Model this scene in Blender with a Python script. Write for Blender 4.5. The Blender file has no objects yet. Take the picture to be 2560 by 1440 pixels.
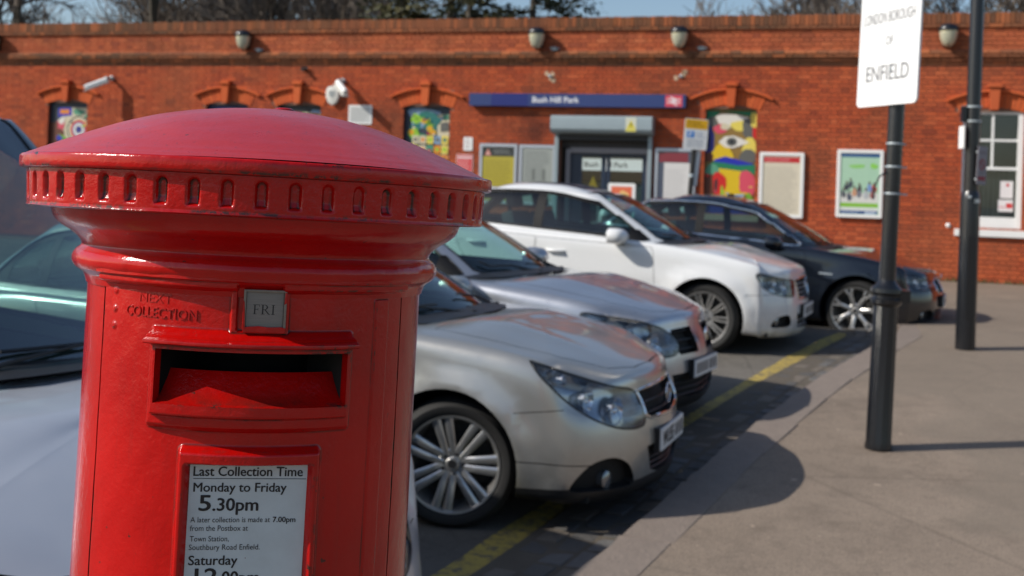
import bpy, bmesh, math, random
import numpy as np
from mathutils import Vector, Matrix
from math import sin, cos, tan, pi, radians, atan2, sqrt, hypot
random.seed(7); RNG = np.random.default_rng(7)
SC = bpy.context.scene
COL = SC.collection
# ------------------------------------------------------------------ camera
ROLL = math.atan(.032)
cam_d = bpy.data.cameras.new("camera"); cam = bpy.data.objects.new("camera", cam_d); COL.objects.link(cam)
cam_d.sensor_width = 36; cam_d.lens = 2950/2560*36; cam_d.shift_y = -250/2560
cam_d.clip_start = .05; cam_d.clip_end = 2000
cam.matrix_world = Matrix.Translation((0, 0, 1.62)) @ Matrix.Rotation(pi/2, 4, 'X') @ Matrix.Rotation(ROLL, 4, 'Z')
cam_d.dof.use_dof = True; cam_d.dof.focus_distance = 1.30; cam_d.dof.aperture_fstop = 8.4; cam_d.dof.aperture_blades = 7
SC.camera = cam
# ------------------------------------------------------------------ sky and sun
SUN_AZ = radians(13)       # light travels towards +X and slightly +Y
SUN_EL = radians(35)
w = bpy.data.worlds.new("World"); SC.world = w; w.use_nodes = True
nt = w.node_tree; nt.nodes.clear()
sky = nt.nodes.new('ShaderNodeTexSky'); sky.sky_type = 'NISHITA'; sky.sun_disc = False
sky.sun_elevation = SUN_EL; sky.sun_rotation = atan2(-cos(SUN_AZ), -sin(SUN_AZ)); sky.air_density = 1.0; sky.dust_density = 1.2; sky.ozone_density = 2.0
bg = nt.nodes.new('ShaderNodeBackground'); bg.inputs[1].default_value = .122
ow = nt.nodes.new('ShaderNodeOutputWorld'); nt.links.new(sky.outputs[0], bg.inputs[0]); nt.links.new(bg.outputs[0], ow.inputs[0])
sd = bpy.data.lights.new("sun", 'SUN'); sun = bpy.data.objects.new("sun", sd); COL.objects.link(sun)
sd.energy = 4.7; sd.angle = radians(.53); sd.color = (1, .95, .87)
sun.rotation_euler = Vector((cos(SUN_AZ)*cos(SUN_EL), sin(SUN_AZ)*cos(SUN_EL), -sin(SUN_EL))).to_track_quat('-Z', 'Y').to_euler()
SC.view_settings.view_transform = 'Standard'; SC.view_settings.look = 'None'; SC.view_settings.exposure = 0; SC.view_settings.gamma = 1
SC.render.engine = 'CYCLES'; SC.cycles.use_denoising = True; SC.cycles.max_bounces = 8; SC.cycles.transparent_max_bounces = 16
SC.cycles.sample_clamp_indirect = 6; SC.cycles.caustics_reflective = False

# ------------------------------------------------------------------ materials
def srgb(r, g, b):
    f = lambda c: (c/255/12.92) if c/255 <= .04045 else ((c/255+.055)/1.055)**2.4
    return (f(r), f(g), f(b))
class NT:
    def __init__(s, name):
        s.m = bpy.data.materials.new(name); s.m.use_nodes = True; s.t = s.m.node_tree
        s.b = s.t.nodes['Principled BSDF']; s.o = s.t.nodes['Material Output']
    def n(s, typ, **kw):
        nd = s.t.nodes.new(typ)
        for k, v in kw.items():
            if k[0] == '_': setattr(nd, k[1:], v)
            else:
                key = int(k[1:]) if k[0] == 'i' and k[1:].isdigit() else k.replace('_', ' ')
                nd.inputs[key].default_value = v
        return nd
    def l(s, a, b): s.t.links.new(a, b)
    def coord(s, kind='Object'): return s.n('ShaderNodeTexCoord').outputs[kind]
    def noise(s, scale, detail=4, vec=None, rough=.6):
        nd = s.n('ShaderNodeTexNoise', Scale=scale, Detail=detail, Roughness=rough)
        s.l(vec if vec is not None else s.coord(), nd.inputs['Vector']); return nd.outputs['Fac']
    def ramp(s, fac, stops):
        r = s.n('ShaderNodeValToRGB'); e = r.color_ramp.elements
        while len(e) < len(stops): e.new(.5)
        for i, (p, c) in enumerate(stops):
            e[i].position = p; e[i].color = (c, c, c, 1) if isinstance(c, (int, float)) else (*c[:3], 1)
        s.l(fac, r.inputs[0]); return r.outputs[0]
    def mix(s, fac, a, b, mode='MIX'):
        m = s.n('ShaderNodeMix', _data_type='RGBA', _blend_type=mode)
        for i, v in ((0, fac), (6, a), (7, b)):
            if isinstance(v, (int, float)) and i == 0: m.inputs[0].default_value = v
            elif isinstance(v, (tuple, list)): m.inputs[i].default_value = (*v[:3], 1)
            else: s.l(v, m.inputs[i])
        return m.outputs[2]
    def bump(s, h, dist, strength=1., prev=None):
        b = s.n('ShaderNodeBump', Distance=dist, Strength=strength); s.l(h, b.inputs['Height'])
        if prev is not None: s.l(prev, b.inputs['Normal'])
        s.l(b.outputs[0], s.b.inputs['Normal']); return b.outputs[0]
MATS = {}
def mat(name, col, rough=.5, metal=0, coat=0, var=.12, vs=6., bump=0, bs=60., spec=.5, emis=None):
    if name in MATS: return MATS[name]
    m = NT(name); b = m.b
    b.inputs['Roughness'].default_value = rough; b.inputs['Metallic'].default_value = metal
    b.inputs['Coat Weight'].default_value = coat; b.inputs['Coat Roughness'].default_value = .04; b.inputs['Specular IOR Level'].default_value = spec
    if var:
        c = m.mix(m.noise(vs, 5), tuple(x*(1-var) for x in col), tuple(min(1, x*(1+var)) for x in col)); m.l(c, b.inputs['Base Color'])
    else: b.inputs['Base Color'].default_value = (*col, 1)
    if bump: m.bump(m.noise(bs, 4), bump)
    if emis: b.inputs['Emission Color'].default_value = (*col, 1); b.inputs['Emission Strength'].default_value = emis
    MATS[name] = m.m; return m.m
def red_paint():
    m = NT('red_gloss_paint'); b = m.b; v = m.coord()
    n1 = m.noise(9, 6, v); n2 = m.noise(60, 5, v); n3 = m.noise(260, 3, v)
    base = m.mix(m.ramp(n1, [(.3, 0), (.7, 1)]), (.38, .0020, .0016), (.49, .0042, .0028))
    # faded chalky patches, chips and grime in the edges
    geo = m.n('ShaderNodeNewGeometry')
    edge = m.ramp(geo.outputs['Pointiness'], [(.508, 0), (.535, 1)])
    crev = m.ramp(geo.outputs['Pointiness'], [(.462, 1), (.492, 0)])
    chipn = m.mix(1., m.ramp(m.noise(75, 7, v, .75), [(.53, 0), (.57, 1)]), m.ramp(m.noise(8, 3, v), [(.5, 0), (.6, 1)]), 'MULTIPLY')
    dirtn = m.ramp(m.noise(22, 6, v), [(.36, 0), (.58, 1)])
    spots = m.ramp(m.noise(95, 2, v), [(.735, 0), (.75, 1)])
    mul = lambda a, c: m.mix(1., a, c, 'MULTIPLY')
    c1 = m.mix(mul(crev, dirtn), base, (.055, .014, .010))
    c2 = m.mix(mul(edge, chipn), c1, (.040, .022, .016))
    # knocks along the exposed lips of the casting, down to old paint and iron
    sz = m.n('ShaderNodeSeparateXYZ'); m.l(v, sz.inputs[0]); kn = m.ramp(m.noise(120, 6, v, .8), [(.47, 0), (.52, 1)]); kl = m.ramp(m.noise(16, 3, v), [(.46, 0), (.56, 1)])
    xy = m.n('ShaderNodeVectorMath', _operation='MULTIPLY'); xy.inputs[1].default_value = (1, 1, 0); m.l(v, xy.inputs[0]); ln = m.n('ShaderNodeVectorMath', _operation='LENGTH'); m.l(xy.outputs[0], ln.inputs[0]); kl = mul(kl, m.ramp(ln.outputs['Value'], [(.2135, 0), (.2155, 1)]))
    for z_, wd in ((1.3722, .0030), (1.4308, .0030), (1.6200, .0028), (1.5785, .0030), (1.3250, .0035)):
        sb = m.n('ShaderNodeMath', _operation='SUBTRACT'); sb.inputs[1].default_value = z_; m.l(sz.outputs[2], sb.inputs[0]); ab = m.n('ShaderNodeMath', _operation='ABSOLUTE'); m.l(sb.outputs[0], ab.inputs[0])
        band = m.ramp(ab.outputs[0], [(wd*.45, 1), (wd, 0)]); c2 = m.mix(mul(mul(band, kn), kl), c2, (.035, .024, .020))
    # faint sun-bleached runs
    mp = m.n('ShaderNodeMapping'); mp.inputs['Scale'].default_value = (60, 60, 5); m.l(v, mp.inputs[0]); c2 = m.mix(m.ramp(m.noise(1.2, 4, mp.outputs[0]), [(.56, 0), (.75, .35)]), c2, (.30, .012, .010))
    c3 = m.mix(spots, c2, (.10, .016, .012))
    m.l(c3, b.inputs['Base Color'])
    b.inputs['Roughness'].default_value = .33; b.inputs['Specular IOR Level'].default_value = .30
    m.l(m.ramp(m.noise(30, 6, v), [(.3, .12), (.75, .26)]), b.inputs['Roughness'])
    b.inputs['Coat Weight'].default_value = .3; b.inputs['Coat Roughness'].default_value = .10
    p = m.bump(n2, .0020, .55); p = m.bump(n3, .0006, .5, p); m.bump(m.noise(14, 4, v), .0016, .5, p)
    return m.m
def cap_paint():
    m = NT('weathered_cap_paint'); b = m.b; v = m.coord()
    sep = m.n('ShaderNodeSeparateXYZ'); m.l(v, sep.inputs[0])
    n1 = m.noise(7, 6, v)
    fade = m.ramp(n1, [(.25, 0), (.75, 1)])
    base = m.mix(fade, (.40, .008, .007), (.52, .024, .021))
    mp = m.n('ShaderNodeMapping'); mp.inputs['Scale'].default_value = (30, 4, 30); m.l(v, mp.inputs[0])
    st = m.ramp(m.noise(9, 5, mp.outputs[0]), [(.60, 0), (.72, .55)])
    sp = m.ramp(m.noise(110, 3, v), [(.70, 0), (.73, 1)])
    edge = m.ramp(m.n('ShaderNodeNewGeometry').outputs['Pointiness'], [(.51, 0), (.545, 1)])
    dn = m.ramp(m.noise(18, 6, v), [(.40, 0), (.60, 1)])
    c = m.mix(st, base, (.16, .02, .018)); c = m.mix(sp, c, (.08, .02, .015)); c = m.mix(m.mix(1., edge, dn, 'MULTIPLY'), c, (.07, .045, .032))
    m.l(c, b.inputs['Base Color']); m.l(m.ramp(m.noise(25, 5, v), [(.3, .26), (.8, .5)]), b.inputs['Roughness'])
    b.inputs['Specular IOR Level'].default_value = .7; b.inputs['Coat Weight'].default_value = .35; b.inputs['Coat Roughness'].default_value = .28
    p = m.bump(m.noise(70, 5, v), .0012, .5); m.bump(m.noise(380, 3, v), .0003, .5, p)
    return m.m
def brick_mat(name, cols, island, dirt=True):
    m = NT(name); b = m.b
    if island: r = m.n('ShaderNodeNewGeometry').outputs['Random Per Island']
    else: r = m.n('ShaderNodeObjectInfo').outputs['Random']
    v = m.coord(); k = len(cols)
    pos = m.n('ShaderNodeNewGeometry').outputs['Position']
    c = m.ramp(r, [(i/(k-1), cc) for i, cc in enumerate(cols)])
    c = m.mix(m.ramp(m.noise(40, 5, pos), [(.3, 0), (.8, .35)]), c, (.20, .05, .026))
    c = m.mix(m.ramp(m.noise(.55, 5, pos), [(.45, 0), (.75, .55)]), c, (.50, .15, .062))
    if dirt: c = m.mix(m.ramp(m.noise(1.1, 7, pos, .7), [(.47, 0), (.70, .6)]), c, (.10, .036, .022))
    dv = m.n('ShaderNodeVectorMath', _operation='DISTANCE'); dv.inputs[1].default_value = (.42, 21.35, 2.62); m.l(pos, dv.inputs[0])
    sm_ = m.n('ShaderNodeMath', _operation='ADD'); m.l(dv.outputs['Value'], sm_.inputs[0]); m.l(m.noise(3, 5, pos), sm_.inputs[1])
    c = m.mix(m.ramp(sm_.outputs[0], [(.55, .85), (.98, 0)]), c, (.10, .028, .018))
    m.l(c, b.inputs['Base Color']); b.inputs['Roughness'].default_value = .9; b.inputs['Specular IOR Level'].default_value = .2
    m.bump(m.noise(90, 4, pos), .004)
    return m.m
def car_paint(name, col, metal=.55, rough=.32, coat=1., dust=.5):
    m = NT(name); b = m.b
    c = m.mix(m.noise(3, 5), tuple(x*.94 for x in col), tuple(min(1, x*1.05) for x in col))
    sep = m.n('ShaderNodeSeparateXYZ'); m.l(m.coord(), sep.inputs[0])
    low = m.ramp(sep.outputs[2], [(.18, 1), (.5, 0)]); dn = m.ramp(m.noise(14, 6), [(.35, 0), (.75, dust)])
    c = m.mix(m.mix(1., low, dn, 'MULTIPLY'), c, (.13, .11, .09))
    m.l(c, b.inputs['Base Color']); b.inputs['Metallic'].default_value = metal; b.inputs['Roughness'].default_value = rough
    m.l(m.ramp(m.noise(9, 6), [(.3, rough*.9), (.8, rough*1.2)]), b.inputs['Roughness'])
    b.inputs['Coat Weight'].default_value = coat; b.inputs['Coat Roughness'].default_value = .06
    return m.m
def glass_mat(name, tint, ior=1.5, rough=.02, base=0.):
    m = NT(name); t = m.t
    tr = m.n('ShaderNodeBsdfTransparent'); tr.inputs[0].default_value = (*tint, 1)
    gl = m.n('ShaderNodeBsdfGlossy'); gl.inputs['Roughness'].default_value = rough
    # Schlick reflectance, the same from either side of the pane
    lw = m.n('ShaderNodeLayerWeight'); lw.inputs['Blend'].default_value = .5; f0 = 2*((ior-1)/(ior+1))**2+base
    pw = m.n('ShaderNodeMath', _operation='POWER'); pw.inputs[1].default_value = 4.2; m.l(lw.outputs['Facing'], pw.inputs[0])
    ma = m.n('ShaderNodeMath', _operation='MULTIPLY_ADD'); ma.inputs[1].default_value = 1-f0; ma.inputs[2].default_value = f0; m.l(pw.outputs[0], ma.inputs[0])
    mx = m.n('ShaderNodeMixShader'); m.l(ma.outputs[0], mx.inputs[0])
    m.l(tr.outputs[0], mx.inputs[1]); m.l(gl.outputs[0], mx.inputs[2]); m.l(mx.outputs[0], m.o.inputs[0])
    return m.m
def print_mat(name, rough=.5, coat=.0):
    m = NT(name); a = m.n('ShaderNodeAttribute', _attribute_name='ink')
    c = m.mix(m.noise(12, 5), (.88, .88, .88), (1, 1, 1)); c = m.mix(1., a.outputs['Color'], c, 'MULTIPLY')
    m.l(c, m.b.inputs['Base Color']); m.b.inputs['Roughness'].default_value = rough; m.b.inputs['Coat Weight'].default_value = coat
    return m.m
M_RED = red_paint(); M_CAP = cap_paint()
M_BLACK = mat('black_paint', (.0075, .008, .010), .30, coat=.3, bump=.002, bs=40)
M_DARK = mat('dark_void', (.006, .006, .006), .8)
M_RUBBER = mat('rubber', (.013, .0125, .012), .75, bump=.001, bs=120, var=.3)
M_TRIM = mat('black_trim', (.014, .014, .015), .45)
M_CHROME = mat('chrome', (.75, .76, .78), .08, 1, var=.03)
M_ALLOY = mat('alloy', (.60, .59, .57), .30, .85, coat=.3, var=.1)
M_ALLOYD = mat('alloy_dusty', (.36, .345, .33), .40, .75, coat=.2, var=.15)
M_WHITE = mat('white_paint', (.80, .80, .78), .35, var=.04)
M_OFFW = mat('offwhite_plastic', (.66, .65, .60), .4, var=.05)
M_STEEL = mat('galvanised_steel', (.36, .40, .42), .45, .3, var=.08)
M_GREYMETAL = mat('grey_painted_metal', (.27, .33, .355), .42, .05, var=.08)
M_ALUF = mat('aluminium_frame', (.50, .53, .58), .35, .5, var=.06)
M_WINDF = mat('window_glass_dark', (.02, .025, .03), .06, coat=.6, var=.3)
M_PRINT = print_mat('printed_sheet'); M_PRINTG = print_mat('printed_sheet_behind_glass', .25, .6)
M_CGLASS = glass_mat('car_glass', (.62, .82, .79), 1.55, base=.03)
M_SGLASS = glass_mat('side_glass', (.50, .70, .67), 1.5, base=.0)
M_LENS = glass_mat('clear_lens', (.93, .95, .96), 1.5)
M_INT = mat('car_interior', (.045, .045, .048), .8, var=.2)
M_INTL = mat('car_interior_light', (.10, .095, .085), .8, var=.2)
M_MORTAR = mat('mortar', (.21, .12, .085), .95, bump=.004, bs=50, var=.25, vs=3)
BR = [(.22, .045, .022), (.33, .066, .026), (.29, .058, .025), (.40, .088, .032), (.34, .070, .027), (.16, .032, .020), (.37, .082, .031), (.30, .055, .022), (.43, .11, .045)]
BR = [(min(1, a*1.48), b*1.34, c*1.25) for a, b, c in BR]
BR = [tuple(.72*q+.28*m_ for q, m_ in zip(t, (.44, .095, .037)))*1 for t in BR]
BR = [tuple(.94*q for q in t) for t in BR]
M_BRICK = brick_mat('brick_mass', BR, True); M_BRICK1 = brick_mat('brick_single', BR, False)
BR2 = [tuple(min(1, a*b) for a, b in zip(t, (1.05, 1.35, 1.5))) for t in BR]
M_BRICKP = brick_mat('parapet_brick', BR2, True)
BRC = [tuple(1.35*q for q in t) for t in [(.10, .055, .03), (.16, .07, .035), (.085, .05, .03), (.30, .10, .04), (.13, .065, .035), (.07, .045, .028), (.20, .075, .03)]]
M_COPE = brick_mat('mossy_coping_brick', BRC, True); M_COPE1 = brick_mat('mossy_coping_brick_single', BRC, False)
BRR = [(.58, .115, .034), (.64, .135, .042), (.60, .12, .036), (.53, .10, .033)]
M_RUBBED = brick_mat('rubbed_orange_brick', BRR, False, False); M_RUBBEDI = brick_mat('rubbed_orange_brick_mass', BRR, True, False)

# ------------------------------------------------------------------ mesh helpers
def tag(o, label=None, cat=None, group=None, kind=None):
    if label: o['label'] = label
    if cat: o['category'] = cat
    if group: o['group'] = group
    if kind: o['kind'] = kind
    return o
def link(name, me, parent=None, loc=None, rot=None):
    o = bpy.data.objects.new(name, me); COL.objects.link(o)
    if parent is not None: o.parent = parent
    if loc is not None: o.location = loc
    if rot is not None: o.rotation_euler = rot
    return o
def empty(name, label, cat, loc=(0, 0, 0), rot=(0, 0, 0), group=None):
    o = link(name, None, None, loc, rot); o.empty_display_size = .1
    return tag(o, label, cat, group)
def smooth(me, ang=None):
    me.shade_smooth()
    if ang is not None: me.set_sharp_from_angle(angle=radians(ang))
SMALL = {'lettering', 'print', 'badge_print', 'poster_sheet', 'notice_lettering', 'day_lettering', 'plate_lettering', 'wheel_nuts', 'tablet_paint_drips', 'upper_notice', 'lower_notice', 'reveal'}   # flat print and pieces too small to pick apart
class MB:
    """collects faces, builds one mesh"""
    def __init__(s): s.v = []; s.f = []; s.mi = []; s.col = []; s.cur = 0; s.ink = None
    def add(s, vs, fs):
        k = len(s.v); s.v += [tuple(p) for p in vs]
        for f in fs: s.f.append([k+i for i in f]); s.mi.append(s.cur); s.col.append(s.ink)
    def box(s, x0, x1, y0, y1, z0, z1, skip='', M=None):
        vs = [(x, y, z) for z in (z0, z1) for y in (y0, y1) for x in (x0, x1)]
        if M is not None: vs = [M @ Vector(p) for p in vs]
        F = {'b': (0, 2, 3, 1), 't': (4, 5, 7, 6), 'f': (0, 1, 5, 4), 'k': (2, 6, 7, 3), 'l': (0, 4, 6, 2), 'r': (1, 3, 7, 5)}
        s.add(vs, [F[k] for k in F if k not in skip])
    def lathe(s, prof, n=32, M=None, cap0=False, cap1=False, a0=0, a1=2*pi):
        full = abs(a1-a0-2*pi) < 1e-6; m = n if full else n+1
        vs = []
        for r, z in prof:
            for i in range(m):
                a = a0+(a1-a0)*i/n; vs.append(Vector((r*cos(a), r*sin(a), z)))
        fs = []
        for j in range(len(prof)-1):
            for i in range(n):
                i2 = (i+1) % m; fs.append((j*m+i, j*m+i2, (j+1)*m+i2, (j+1)*m+i))
        if cap0: fs.append(tuple(range(m))[::-1])
        if cap1: fs.append(tuple((len(prof)-1)*m+i for i in range(m)))
        if M is not None: vs = [M @ p for p in vs]
        s.add(vs, fs)
    def tube(s, pts, r, n=8, r1=None, closed=False, caps=True):
        pts = [Vector(p) for p in pts]; K = len(pts); vs = []
        if K < 2: return
        up = None
        for i, p in enumerate(pts):
            if closed: d = pts[(i+1) % K]-pts[i-1]
            else: d = pts[min(i+1, K-1)]-pts[max(i-1, 0)]
            if d.length < 1e-9: d = Vector((0, 0, 1))
            d.normalize()
            if up is None: up = Vector((0, 0, 1)) if abs(d.z) < .9 else Vector((1, 0, 0))
            a = d.cross(up)
            if a.length < 1e-6: a = d.orthogonal()
            a.normalize(); b = a.cross(d); up = b
            rr = r if r1 is None else r+(r1-r)*i/(K-1)
            for k in range(n):
                t = 2*pi*k/n; vs.append(p+(a*cos(t)+b*sin(t))*rr)
        fs = []
        for i in range(K if closed else K-1):
            j = (i+1) % K
            for k in range(n): k2 = (k+1) % n; fs.append((i*n+k, i*n+k2, j*n+k2, j*n+k))
        if not closed and caps: fs.append(tuple(range(n))[::-1]); fs.append(tuple((K-1)*n+k for k in range(n)))
        s.add(vs, fs)
    def prism(s, poly, y0, y1, M=None, back=False):
        """poly in (x,z), extruded from y0 (front, towards -y) to y1"""
        n = len(poly); vs = [Vector((x, y0, z)) for x, z in poly]+[Vector((x, y1, z)) for x, z in poly]
        if M is not None: vs = [M @ p for p in vs]
        a = sum(poly[i][0]*poly[(i+1) % n][1]-poly[(i+1) % n][0]*poly[i][1] for i in range(n))
        front = list(range(n)) if a > 0 else list(range(n))[::-1]
        fs = [tuple(front)]
        for k in range(n):
            i, j = front[k], front[(k+1) % n]; fs.append((j, i, i+n, j+n))
        if back: fs.append(tuple(n+i for i in front[::-1]))
        s.add(vs, fs)
    def build(s, name, mats, parent=None, sm=None, bevel=0, loc=None, rot=None):
        me = bpy.data.meshes.new(name); me.from_pydata(s.v, [], s.f)
        if not isinstance(mats, (list, tuple)): mats = [mats]
        for m in mats: me.materials.append(m)
        if len(mats) > 1: me.polygons.foreach_set('material_index', s.mi)
        if any(c is not None for c in s.col):
            at = me.color_attributes.new('ink', 'FLOAT_COLOR', 'CORNER'); d = []
            for f, c in zip(s.f, s.col):
                c = c or (1, 1, 1); d += [c[0], c[1], c[2], 1]*len(f)
            at.data.foreach_set('color', d)
        if bevel:
            bm = bmesh.new(); bm.from_mesh(me)
            bmesh.ops.remove_doubles(bm, verts=bm.verts, dist=1e-6)
            es = [e for e in bm.edges if len(e.link_faces) == 2 and e.calc_face_angle(0) > .5]
            bmesh.ops.bevel(bm, geom=es, offset=bevel, segments=2, affect='EDGES', profile=.6)
            bm.to_mesh(me); bm.free()
        me.update()
        if sm: smooth(me, sm)
        o = link(name, me, parent, loc, rot)
        if name in SMALL: o['kind'] = 'stuff'
        return o
def rrect(x0, x1, z0, z1, r, n=4):
    out = []
    for cx, cz, a in ((x1-r, z0+r, -pi/2), (x1-r, z1-r, 0), (x0+r, z1-r, pi/2), (x0+r, z0+r, pi)):
        for i in range(n+1): t = a+pi/2*i/n; out.append((cx+r*cos(t), cz+r*sin(t)))
    return out
def ellipse(cx, cz, rx, rz, n=20, a=0): return [(cx+rx*cos(t)*cos(a)-rz*sin(t)*sin(a), cz+rx*cos(t)*sin(a)+rz*sin(t)*cos(a)) for t in [2*pi*i/n for i in range(n)]]
def text_polys(string, bold=0., depth=0., res=3, sx=1.):
    """text as a mesh: returns verts, faces in the x/y plane, unit size"""
    c = bpy.data.curves.new('t', 'FONT'); c.body = string; c.size = 1; c.offset = bold; c.extrude = depth; c.resolution_u = res
    o = bpy.data.objects.new('t', c); COL.objects.link(o)
    dg = bpy.context.evaluated_depsgraph_get(); me = o.evaluated_get(dg).to_mesh()
    v = [tuple(p.co) for p in me.vertices]; f = [tuple(p.vertices) for p in me.polygons]
    bpy.data.objects.remove(o); bpy.data.curves.remove(c)
    return v, f
def put_text(mb, string, x0, x1, zb, y, h=None, bold=0., ink=(.02, .02, .02), yfun=None, depth=0):
    """fit text between x0..x1 with baseline zb on plane y (facing -y)"""
    v, f = text_polys(string, 0, depth)
    xs = [p[0] for p in v]; a, b = min(xs), max(xs); k = (x1-x0)/(b-a)
    kz = k if h is None else h/.72
    mb.ink = ink
    for i, (dx, dz) in enumerate([(0, 0)] if not bold else [(-1, 0), (1, 0), (0, 1), (0, -1)]):
        mb.add([(x0+(p[0]-a)*k+dx*bold*kz*1.5, y-p[2]*k-i*3e-5, zb+p[1]*kz+dz*bold*kz*.8) for p in v], f)
    mb.ink = None
def sheet(mb, poly, y, ink):
    a = sum(poly[i][0]*poly[(i+1) % len(poly)][1]-poly[(i+1) % len(poly)][0]*poly[i][1] for i in range(len(poly)))
    p = poly if a > 0 else poly[::-1]; mb.ink = ink; mb.add([(x, y, z) for x, z in p], [tuple(range(len(p)))]); mb.ink = None
# ------------------------------------------------------------------ ground
def G(Y):
    """height of the pavement: the street climbs gently towards the station"""
    t_ = min(1, max(0, (Y-4.8)/7.0)); return .324*(.6*t_+.4*t_*t_*(3-2*t_))
KT = [(-60, -26.1), (-3, -3.20), (4.973, .286), (5.6, .588), (6.9, 1.19), (7.56, 1.52), (9.08, 2.32), (10.42, 3.10), (11.6, 3.80), (12.6, 4.15), (14, 4.2), (30, 2.0)]
KX = lambda Y: float(np.interp(Y, [a for a, b in KT], [b for a, b in KT]))          # kerb edge: X as a function of Y
YT = [(-3, -3.70), (5.17, -.209), (5.85, .11), (7.74, 1.08), (10.27, 2.42), (11.8, 3.27), (14, 4.5)]
YX = lambda Y: float(np.interp(Y, [a for a, b in YT], [b for a, b in YT]))
def KANG(Y): return atan2(KX(Y+.5)-KX(Y-.5), 1.0)
KA = math.atan(.462); KD = Vector((sin(KA), cos(KA), 0)); KN = Vector((cos(KA), -sin(KA), 0))   # along, and towards the pavement
def tarmac(name, c0, c1, spk, spots=True, patch=None):
    m = NT(name); v = m.n('ShaderNodeNewGeometry').outputs['Position']
    c = m.mix(m.ramp(m.noise(.9, 6, v), [(.3, 0), (.7, 1)]), c0, c1)
    vo = m.n('ShaderNodeTexVoronoi', Scale=spk); m.l(v, vo.inputs['Vector'])
    hs = m.n('ShaderNodeHueSaturation', Saturation=.0); m.l(vo.outputs['Color'], hs.inputs['Color'])
    c = m.mix(.30, c, hs.outputs[0], 'OVERLAY')
    c = m.mix(m.ramp(m.noise(7, 6, v), [(.55, 0), (.75, .35)]), c, tuple(x*.6 for x in c0))
    c = m.mix(m.ramp(m.noise(38, 2, v), [(.70, 0), (.74, .8)]), c, tuple(min(1, x*1.7) for x in c1))
    c = m.mix(m.ramp(m.noise(11, 1, v), [(.765, 0), (.775, .75)]), c, tuple(min(1, x*2.0) for x in c1))
    c = m.mix(m.ramp(m.noise(2.2, 7, v, .7), [(.5, 0), (.72, .42)]), c, tuple(x*.55 for x in c0))
    vc = m.n('ShaderNodeTexVoronoi', Scale=.55, _feature='DISTANCE_TO_EDGE'); wv = m.mix(.12, v, m.n('ShaderNodeTexNoise', Scale=2.5).outputs['Color'], 'ADD'); m.l(wv, vc.inputs['Vector'])
    c = m.mix(m.ramp(vc.outputs['Distance'], [(.0, .28), (.008, 0)]), c, tuple(x*.35 for x in c0))
    if patch: c = m.mix(m.ramp(m.noise(.35, 3, v), [(.5, 0), (.53, .5)]), c, patch)
    m.l(c, m.b.inputs['Base Color']); m.b.inputs['Roughness'].default_value = .88; m.b.inputs['Specular IOR Level'].default_value = .3
    p = m.bump(vo.outputs['Distance'], .004, .6); m.bump(m.noise(5, 4, v), .01, .6, p)
    return m.m
M_ROAD = tarmac('road_tarmac', (.105, .094, .080), (.155, .140, .120), 110, patch=(.095, .086, .076))
M_PAVE = tarmac('pavement_tarmac', (.184, .143, .109), (.240, .188, .144), 130, patch=(.20, .163, .126))
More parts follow.
